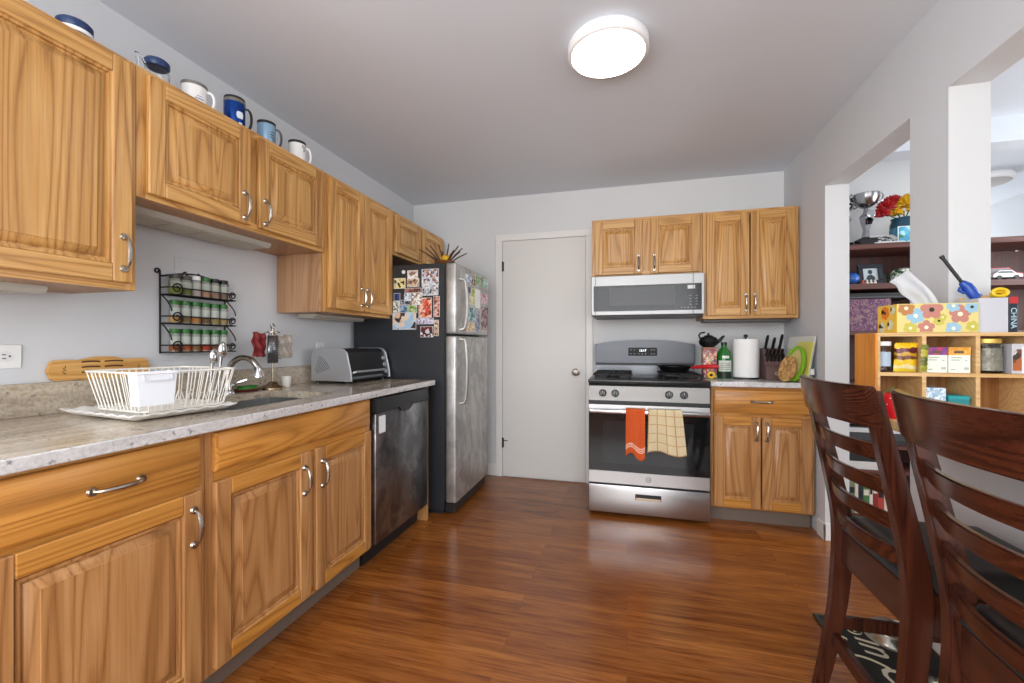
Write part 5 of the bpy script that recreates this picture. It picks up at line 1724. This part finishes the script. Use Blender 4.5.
# ------------------------------------------------------------------ chairs
PRO = [(0.0, .030), (.12, .052), (.30, .078), (.48, .088), (.55, .088), (.62, .082), (.76, .057), (.93, .023), (1.045, 0.0)]
def rz_(z):
    for (z0, a), (z1, c) in zip(PRO, PRO[1:]):
        if z <= z1:
            k = (z - z0) / (z1 - z0)
            return a + (c - a) * k
    return PRO[-1][1]
def dpt(z):
    return .036 + .022 * max(0, 1 - abs(z - .5) / .5)
def loft(b, quads, mi=0):
    rg = [[b.v(p) for p in q] for q in quads]
    for p, q in zip(rg, rg[1:]):
        for k in range(4):
            b.f([p[k], p[(k + 1) % 4], q[(k + 1) % 4], q[k]], mi)
    b.f(rg[0][::-1], mi); b.f(rg[-1], mi)
    return b
CW = .41
def make_chair(name, label, loc, rz, bulge=.038):
    t = thing(name, label, 'chair', loc, 'dark wood bar chairs at the breakfast bar', rz)
    hw = CW / 2
    for sg in (1, -1):
        b = B()
        q = []
        y0, y1 = sg * hw, sg * (hw - .034)
        for i in range(23):
            z = 1.035 * i / 22
            x = rz_(z); d = dpt(z)
            q.append([(x, y0, z), (x + d, y0, z), (x + d, y1, z), (x, y1, z)])
        loft(b, q)
        bmesh.ops.recalc_face_normals(b.bm, faces=b.bm.faces[:])
        es = [e for e in b.bm.edges if abs(e.verts[0].co.z - e.verts[1].co.z) > .01]
        bmesh.ops.bevel(b.bm, geom=es, offset=.004, segments=2, affect='EDGES', clamp_overlap=True)
        lpart('rear_leg', b, CHAIRW, t, ang=50)
    def rail(z0, z1, th_, off, inset, bul, name, mat=CHAIRH):
        b = B()
        q = []
        n = 16
        for i in range(n + 1):
            k = i / n
            y = -hw + inset + (CW - 2 * inset) * k
            dx = -bul * (1 - (2 * k - 1) ** 2)
            xa, xb = rz_(z0) + off + dx, rz_(z1) + off + dx
            q.append([(xa, y, z0), (xa + th_, y, z0), (xb + th_, y, z1), (xb, y, z1)])
        loft(b, q)
        bmesh.ops.recalc_face_normals(b.bm, faces=b.bm.faces[:])
        es = [e for e in b.bm.edges if abs(e.verts[0].co.y - e.verts[1].co.y) > .01]
        bmesh.ops.bevel(b.bm, geom=es, offset=.0035, segments=2, affect='EDGES', clamp_overlap=True)
        lpart(name, b, mat, t, ang=50)
    rail(.943, 1.047, .024, -.004, -.003, bulge, 'crest_rail')
    for zt in (.895, .808, .720, .632):
        rail(zt - .042, zt, .016, .012, .028, bulge * .95, 'back_slat')
    rail(.435, .545, .024, .020, .030, 0.0, 'seat_rail')
    rail(.165, .205, .022, .016, .030, 0.0, 'rear_stretcher')
    fx_ = .43
    for sg in (1, -1):
        b = B()
        q = []
        for z, w_ in ((0, .030), (.55, .040)):
            y0, y1 = sg * hw, sg * (hw - w_)
            q.append([(fx_, y0, z), (fx_ + w_, y0, z), (fx_ + w_, y1, z), (fx_, y1, z)])
        loft(b, q)
        lpart('front_leg', b, CHAIRW, t)
        y0 = sg * (hw - .008); y1 = sg * (hw - .028)
        lpart('side_rail', B().box((.13, y0, .44), (fx_, y1, .545), .003), CHAIRW, t)
        lpart('side_stretcher', B().box((.10, y0, .215), (fx_, y1, .255), .003), CHAIRW, t)
    lpart('front_rail', B().box((fx_ + .008, -hw + .035, .44), (fx_ + .03, hw - .035, .545), .003), CHAIRW, t)
    lpart('footrest', B().box((fx_ + .006, -hw + .030, .29), (fx_ + .030, hw - .030, .33), .003), CHAIRW, t)
    b = B()
    def seat_fn(i, j):
        x = .10 + .39 * i; y = (-hw + .002) + (CW - .004) * j
        e = max(abs(i - .5), abs(j - .5)) * 2
        z = .552 + .045 * (1 - max(0, (e - .8) / .2) ** 2.5) 
        if i < .12 and (j < .1 or j > .9):
            x = max(x, .145)
        return (x, y, z)
    b.grid(seat_fn, 20, 20)
    b.box((.146, -hw + .006, .546), (.485, hw - .006, .556))
    lpart('seat_cushion', b, M('#131416', .38, 0, 'black_vinyl'), t, ang=60)
    return t
make_chair('bar_chair', 'dark cherry ladder-back bar chair beside the bright wall end, farther from the camera', (.571, 1.46, 0), 0.0)
make_chair('bar_chair', 'dark cherry ladder-back bar chair cut off by the right edge of the picture', (.582, .985, 0), R(-3.5))

# mat and bowls on the floor
t = thing('floor_mat', 'black printed kitchen mat with pale script under the farther chair', 'mat', (1.0, 1.85, 0))
MX0_, MX1_, MY0_, MY1_ = .76, 1.105, 1.45, 2.09
part('mat', B().box((MX0_, MY0_, .0005), (MX1_, MY1_, .010), .004), M('#151614', .8), t)
part('border', B().box((MX0_ + .004, MY0_ + .004, .0100), (MX0_ + .016, MY1_ - .004, .0107)).box((MX0_ + .016, MY1_ - .016, .0100), (MX1_ - .004, MY1_ - .004, .0107)), M('#3d3a32', .8), t)
b = B()
b.text('in Our', .15, (.90, 1.765, .0105), (0, -1, 0), (1, 0, 0), shear=.35)
part('script', b, M('#cfc8b2', .8), t)
b = B()
for c, r0, r1, tn in (((.80, 2.02), .03, .006, 1.4), ((.87, 2.0), .028, .006, -1.3), ((.80, 1.93), .02, .005, 1.2), ((.96, 1.93), .03, .007, 1.3)):
    b.tube([(x, y, .0108) for x, y, z in spiral((c[0], c[1], 0), r0, r1, abs(tn), 0, 'z', 24, 1 if tn > 0 else -1)], .0035, 5, flat=.2)
for k in range(14):
    a = R(100 + 8 * k)
    pass
pts = [(.80 + .12 * cos(R(a)), 1.70 + .14 * sin(R(a)), .0108) for a in range(40, 130, 8)]
b.tube(pts, .006, 5, flat=.2)
part('flourishes', b, M('#c9bf9e', .8), t)
def steel_bowl(label, x, y, r, h_):
    t = thing('steel_bowl', label, 'bowl', (x, y, .0115))
    z = .0115
    part('bowl', B().lathe([(0, z), (r * .95, z), (r, z + .004), (r * .82, z + h_), (r * .79, z + h_ + .002), (r * .76, z + h_), (r * .66, z + h_ * .3), (0, z + h_ * .25)], (x, y, 0), 40), M('#b9b4a8', .22, 1), t)
    part('base_ring', B().lathe([(r * .96, z), (r * 1.01, z), (r * 1.01, z + .006), (r * .96, z + .008)], (x, y, 0), 40), M('#8d8778', .5), t)
steel_bowl('wide steel bowl on the far edge of the black mat', 1.00, 1.985, .095, .035)
steel_bowl('steel bowl on the black mat, nearer one behind the chair leg', .965, 1.665, .085, .04)

# ------------------------------------------------------------------ living room bookcase and what stands on it
BF, BB = 3.27, 3.575
t = thing('bookcase', 'long dark reddish-brown bookcase in the next room, seen through both wall openings', 'bookcase', (2.0, 3.42, 0))
BX0, BX1 = 1.33, 2.78
LV = [.045, .335, .50, .655, .90, 1.235, 1.545, 1.80]
for x in (BX0, 1.985, BX1 - .025):
    part('upright', B().box((x, BF, 0), (x + .025, BB, 1.765)), SHELFW, t)
for z in LV:
    th_ = .035 if z in (1.80, 1.545) else .022
    b = B()
    if z == 1.80:
        b.box((BX0 - .015, BF - .012, z - th_), (BX1 + .015, BB + .004, z), .003)
    else:
        for x0, x1 in ((BX0 + .025, 1.985), (2.01, BX1 - .025)):
            b.box((x0, BF + .004, z - th_), (x1, BB - .008, z))
    part('shelf', b, SHELFW, t)
part('back_board', B().box((BX0 + .025, BB - .008, .023), (BX1 - .025, BB, 1.765)), oak('bookcase_back', 2, '#2f1511', '#451f18', '#552a20', .5), t)
part('cable_cover', B().lathe([(.018, 0), (.016, -.006), (0, -.008)], (px(1018, 249, y=3.55)[0], 3.567, px(1018, 249, y=3.56)[2]), 16, axis='y'), M('#6f6a68', .3, .8), t)
TZ = 1.8005
def cup_trophy(label, u, y, s=1.0, hs=.95):
    x = px(u, 240, y=y)[0]
    t = thing('trophy', label, 'trophy', (x, y, TZ))
    z = TZ
    part('base', B().box((x - .058 * s, y - .05 * s, z), (x + .058 * s, y + .05 * s, z + .05 * hs), .003), M('#1c1b1d', .25), t)
    part('column', B().lathe([(.018 * s, z + .05 * hs), (.03 * s, z + .06 * hs), (.022 * s, z + .11 * hs), (.04 * s, z + .165 * hs), (.046 * s, z + .2 * hs), (.02 * s, z + .235 * hs), (.016 * s, z + .265 * hs), (0, z + .265 * hs)], (x, y, 0), 6), M('#9d9da0', .24, 1, 'trophy_silver'), t)
    b = B().prism([(x + .03 * s * cos(R(90 + 144 * k)), z + .165 * hs + .03 * s * sin(R(90 + 144 * k))) for k in range(5)], 'y', y - .052 * s, y - .046 * s)
    part('star', b, M('#26262a', .3), t)
    part('medallion', B().lathe([(.03 * s, 0), (.03 * s, -.006), (.022 * s, -.008), (0, -.008)], (x + .012 * s, y - .042 * s, z + .215 * hs), 20, axis='y'), M('#b5b5b8', .25, 1), t)
    part('cup', B().lathe([(0, z + .265 * hs), (.03 * s, z + .268 * hs), (.07 * s, z + .295 * hs), (.085 * s, z + .335 * hs), (.088 * s, z + .36 * hs), (.082 * s, z + .36 * hs), (.07 * s, z + .31 * hs), (0, z + .29 * hs)], (x, y, 0), 28), M('#9d9da0', .24, 1, 'trophy_silver'), t)
    for sg in (-1, 1):
        part('cup_handle', B().tube([(x + sg * .075 * s, y, z + .30 * hs), (x + sg * .108 * s, y, z + .315 * hs), (x + sg * .115 * s, y, z + .35 * hs), (x + sg * .098 * s, y, z + .368 * hs), (x + sg * .086 * s, y, z + .352 * hs)], .006 * s, 8), M('#9d9da0', .24, 1, 'trophy_silver'), t)
cup_trophy('silver cup trophy with star on a black base on top of the bookcase', 866, 3.345, .84)
cup_trophy('second silver trophy mostly hidden behind the bright wall end, left of the star trophy', 842, 3.47, .9)
# vase of flowers
vx, vy = px(904, 230, y=3.40)[0], 3.40
t = thing('flower_vase', 'dark teal vase of red and yellow flowers on top of the bookcase', 'vase of flowers', (vx, vy, TZ))
part('vase', B().lathe([(0, TZ), (.06, TZ), (.072, TZ + .03), (.074, TZ + .14), (.066, TZ + .17), (.07, TZ + .18), (.064, TZ + .18), (.06, TZ + .165), (0, TZ + .16)], (vx, vy, 0), 26), M('#1f4a5c', .15), t)
part('glaze_band', B().lathe([(.0745, TZ + .06), (.0755, TZ + .075), (.0755, TZ + .10), (.0745, TZ + .115)], (vx, vy, 0), 26), M('#3c7f96', .15), t)
def flower(c, r, col, seed):
    rnd = random.Random(seed)
    b = B()
    for ring, (nn, rr, el) in enumerate(((18, 1.0, -.1), (18, 1.0, .3), (15, .95, .7), (10, .9, 1.05), (5, .85, 1.35))):
        for k in range(nn):
            a = 2 * pi * k / nn + rnd.random()
            d = Vector((cos(a) * cos(el), sin(a) * cos(el), sin(el)))
            p = Vector(c) + d * r * .25
            q = Vector(c) + d * r * (.95 + .1 * rnd.random())
            b.tube([tuple(p), tuple(p.lerp(q, .6)), tuple(q)], [.003, .007, .003], 5)
    part('flower', b, col, t)
RED, YEL = M('#b3121c', .6), M('#e3b614', .6)
for k, (du, dv, r, c) in enumerate(((886, 208, .055, RED), (893, 202, .05, RED), (898, 199, .04, RED), (905, 205, .058, YEL), (911, 200, .052, YEL), (899, 212, .045, YEL), (915, 208, .05, YEL), (884, 214, .045, RED))):
    p = px(du, dv, y=3.36)
    flower((p[0], 3.36 + .02 * (k % 3), p[2]), r, c, k)
b = B()
for k, (du, dv) in enumerate(((886, 212), (893, 206), (905, 209), (911, 206))):
    p = px(du, dv, y=3.37)
    b.tube([(vx, vy, TZ + .16), (p[0], 3.38, p[2] - .01)], .004, 6)
part('stems', b, M('#2f5a24', .6), t)
c_ = px(905, 232, y=3.31)
b = B().box((c_[0] - .04, 3.306, TZ), (c_[0] + .045, 3.309, TZ + .11)).box((c_[0] - .036, 3.3055, TZ + .004), (c_[0] + .041, 3.306, TZ + .106), 0, 1)
solo('postcard', b, [WHITEP, mosaic('lake_print', ['#5fb4cf', '#8fd0e0', '#4a9ab8', '#3f7a5a', '#a9dbe6'], 30, .4, 'pos', False)], 'light blue landscape card standing in front of the teal vase', 'card')
p0, p1 = px(876, 243, y=3.29), px(904, 243, y=3.29)
b = B().hexa([(p0[0], 3.285, TZ), (p1[0] + .02, 3.285, TZ), (p1[0] + .02, 3.292, TZ), (p0[0], 3.292, TZ), (p0[0] - .01, 3.375, TZ + .075), (p1[0] - .02, 3.375, TZ + .075), (p1[0] - .02, 3.382, TZ + .07), (p0[0] - .01, 3.382, TZ + .07)])
t = thing('sketch_card', 'white card with a dark sketch lying tilted between the trophy and the vase', 'card', ((p0[0] + p1[0]) / 2, 3.33, TZ))
part('card', b, M('#e4e4e2', .5), t)
b = B()
rs = random.Random(9)
for k in range(16):
    i, j = rs.uniform(.2, .8), rs.uniform(.2, .75)
    x = p0[0] + (p1[0] - p0[0]) * i
    y, z = 3.285 + .09 * j, TZ + .075 * j + .002
    b.tube([(x - .012, y, z), (x + .002, y + .006, z + .004), (x + .014, y + .002, z + .0012)], .0025, 5)
part('sketch_lines', b, M('#2d3438', .6), t)
# middle shelf
Z1 = 1.5455
fx0, fx1 = px(859, 270, y=3.34)[0], px(884, 270, y=3.34)[0]
t = thing('framed_photo', 'black photo frame with a grey portrait on the middle bookcase shelf', 'photo frame', ((fx0 + fx1) / 2, 3.36, Z1))
def tilt(b, piv):
    m = Matrix.Translation(piv) @ Matrix.Rotation(R(-12), 4, 'X') @ Matrix.Translation(-Vector(piv))
    bmesh.ops.transform(b.bm, matrix=m, verts=b.bm.verts[:]); return b
pv = (fx0, 3.345, Z1)
hh = .138
b = B()
fw = .028
b.box((fx0, 3.33, Z1), (fx1, 3.345, Z1 + fw), .002).box((fx0, 3.33, Z1 + hh - fw), (fx1, 3.345, Z1 + hh), .002).box((fx0, 3.33, Z1 + fw), (fx0 + fw, 3.345, Z1 + hh - fw), .002).box((fx1 - fw, 3.33, Z1 + fw), (fx1, 3.345, Z1 + hh - fw), .002)
part('frame', tilt(b, pv), M('#1d2029', .35), t)
cxm = (fx0 + fx1) / 2
b = B().box((fx0 + fw, 3.338, Z1 + fw), (fx1 - fw, 3.343, Z1 + hh - fw))
pr_ = part('picture', tilt(b, pv), M('#b9c4ca', .5), t)
b = B().sphere((cxm, 3.3375, Z1 + .085), (.013, .001, .016), 14, 8).prism([(cxm - .028, Z1 + fw + .001), (cxm + .028, Z1 + fw + .001), (cxm + .02, Z1 + .055), (cxm + .006, Z1 + .066), (cxm - .006, Z1 + .066), (cxm - .02, Z1 + .055)], 'y', 3.3372, 3.338)
part('portrait', tilt(b, pv), M('#33383d', .6), pr_)
p = px(852, 272, y=3.34)
solo('blue_ball', B().sphere((p[0], 3.34, Z1 + .042), .041, 20, 12), M('#2f5fae', .3), 'blue round ornament at the left end of the middle bookcase shelf', 'ornament')
for k, u in enumerate((863, 867, 871, 875)):
    x = px(u, 278, y=3.295)[0]
    b = B().lathe([(0, Z1), (.010, Z1), (.009, Z1 + .008), (.005, Z1 + .012), (.007, Z1 + .02), (.004, Z1 + .026), (0, Z1 + .027)], (x, 3.295, 0), 12)
    solo('figurine', b, M('#d8cfc6' if k else '#b5523a', .5), ('tiny reddish figurine at the left end of the row before the photo frame', 'tiny pale figurine, second of the row before the photo frame', 'tiny pale figurine, third of the row before the photo frame', 'tiny pale figurine at the right end of the row before the photo frame')[k], 'figurine', 'row of tiny figurines before the photo frame')
p = px(902, 270, y=3.36)
t = thing('patterned_bowl', 'round white and green patterned pot on the middle bookcase shelf', 'pot', (p[0], 3.36, Z1))
part('pot', B().lathe([(0, Z1), (.035, Z1), (.062, Z1 + .03), (.066, Z1 + .06), (.055, Z1 + .088), (.035, Z1 + .1), (0, Z1 + .1)], (p[0], 3.36, 0), 22), mosaic('leaf_glaze', ['#c9d2c4', '#4f6a4f', '#dfe3da', '#8fa58c', '#2f4534'], 55, .3, 'pos', False), t)
part('dark_neighbour', B().lathe([(0, Z1), (.025, Z1), (.03, Z1 + .04), (.02, Z1 + .075), (0, Z1 + .08)], (p[0] - .085, 3.40, 0), 16), M('#2d3b2c', .5), t)
# lower shelf
Z2 = 1.2355
x0, x1 = px(845, 310, y=3.30)[0], px(891, 310, y=3.30)[0]
b = B().box((x0 + .02, 3.295, Z2), (x1, 3.50, 1.447), .004)
q = NT('purple_brocade')
n1 = q.noise(q.pos((1, 1, 1)), 26, 3, .5, 2.5)
q.l(q.ramp(n1, [(.42, '#5a3358'), (.5, '#6d4468'), (.53, '#b5a07a'), (.56, '#6a4064')]), q.b.inputs['Base Color'])
q.b.inputs['Roughness'].default_value = .7
solo('fabric_box', b, q.m, 'purple box with gold swirls on the bookcase shelf behind the tissue box', 'box')
t = thing('disc_player', 'flat black player lying on the purple box', 'player', (1.55, 3.40, 1.448))
part('case', B().box((1.37, 3.30, 1.4475), (1.78, 3.50, 1.487), .003), BLACKP, t)
part('front_strip', B().box((1.38, 3.2985, 1.455), (1.77, 3.30, 1.463)), M('#5a5c60', .3, .6), t)
# toy cars
def car(label, u, y, col, s, z):
    x = px(u, 272, y=y)[0]
    t = thing('toy_car', label, 'toy car', (x, y, z))
    L = .06 * s
    part('body', B().prism([(x - L, z + .012 * s), (x + L, z + .012 * s), (x + L, z + .026 * s), (x + .6 * L, z + .031 * s), (x + .3 * L, z + .047 * s), (x - .55 * L, z + .047 * s), (x - .9 * L, z + .03 * s), (x - L, z + .028 * s)], 'y', y - .024 * s, y + .024 * s), M(col, .25), t)
    part('windows', B().prism([(x + .5 * L, z + .032 * s), (x + .27 * L, z + .044 * s), (x - .5 * L, z + .044 * s), (x - .8 * L, z + .032 * s)], 'y', y - .0245 * s, y + .0245 * s), M('#39424a', .1), t)
    for sx_ in (-.6, .6):
        for sy_ in (-1, 1):
            part('wheel', B().lathe([(0, -.004 * s), (.011 * s, -.004 * s), (.011 * s, .004 * s), (0, .004 * s)], (x + sx_ * L, y + sy_ * .023 * s, z + .011 * s), 14, axis='y'), BLACKP, t)
car('small white toy car on the right part of the middle bookcase shelf', 1004, 3.31, '#e6e8ea', 1.15, Z1)
car('small red toy vehicle parked behind the white toy car', 997, 3.41, '#b3263a', 1.75, Z1 + .0)
# papers and books low down
def slab(name, label, cat, x0, x1, y0, y1, z0, z1, col, group=None):
    return solo(name, B().box((x0, y0, z0), (x1, y1, z1), .0015), M(col, .6), label, cat, group)
z = .6555
for k, (h_, col, dx) in enumerate(((.035, '#b7a98e', .0), (.028, '#d6ccb6', .02), (.022, '#8f8371', -.01), (.03, '#c9bda2', .015))):
    slab('magazine_stack', ('beige bundle of papers at the bottom of the pile, seen through the farther chair', 'pale bundle of papers, second from the bottom of the pile', 'grey brown folder, third in the pile of papers', 'cream bundle on top of the pile of papers')[k], 'papers', 1.37 + dx, 1.70 + dx, 3.29, 3.5, z, z + h_, col, 'pile of papers on the low bookcase shelf')
    z += h_ + .0005
z = .5005
for k, (h_, col) in enumerate(((.03, '#26282c'), (.045, '#3a3c40'), (.03, '#c9cacb'))):
    slab('flat_box', ('thin black box at the bottom, under the pile of papers shelf', 'dark grey box lying on the thin black box', 'white box lying on top of the dark grey box')[k], 'box', 1.38, 1.72, 3.29, 3.5, z, z + h_, col, 'flat boxes on the low bookcase shelf')
    z += h_ + .0005
slab('flat_box', 'wide white case lying alone on the shelf above the row of books', 'box', 1.38, 1.70, 3.29, 3.5, .3355, .385, '#d5d3ce')
slab('flat_box', 'black case lying on the wide white case above the row of books', 'box', 1.39, 1.66, 3.30, 3.5, .3857, .44, '#1f2023')
x = 1.362
BK = [('#c8b56a', 'mustard'), ('#3b4a36', 'dark green'), ('#7a8a6a', 'sage green'), ('#d8d2c4', 'cream'), ('#26303a', 'blackish blue'), ('#4e7a4a', 'grass green'), ('#e3dfd6', 'white'), ('#8f2a2a', 'dark red'), ('#b0483a', 'brick red'), ('#d9cfc0', 'ivory'), ('#6d1f24', 'maroon'), ('#a33a33', 'red'), ('#c7b9a2', 'tan'), ('#35343a', 'charcoal')]
for k, (col, nm) in enumerate(BK):
    w_ = .018 + .008 * ((k * 7) % 3)
    h_ = .19 + .014 * ((k * 5) % 4)
    t = thing('book', '%s book, number %d from the left in the bottom row of the bookcase' % (nm, k + 1), 'book', (x + w_ / 2, 3.38, .0455), 'books in the bottom row of the bookcase')
    part('cover', B().box((x, 3.29, .0455), (x + w_, 3.45, .0455 + h_), .001), M(col, .5), t)
    part('spine_label', B().box((x + .003, 3.2896, .0455 + h_ * .6), (x + w_ - .003, 3.29, .0455 + h_ * .78)), M('#e4dccb' if k % 2 else '#20242a', .5), t)
    x += w_ + .0008
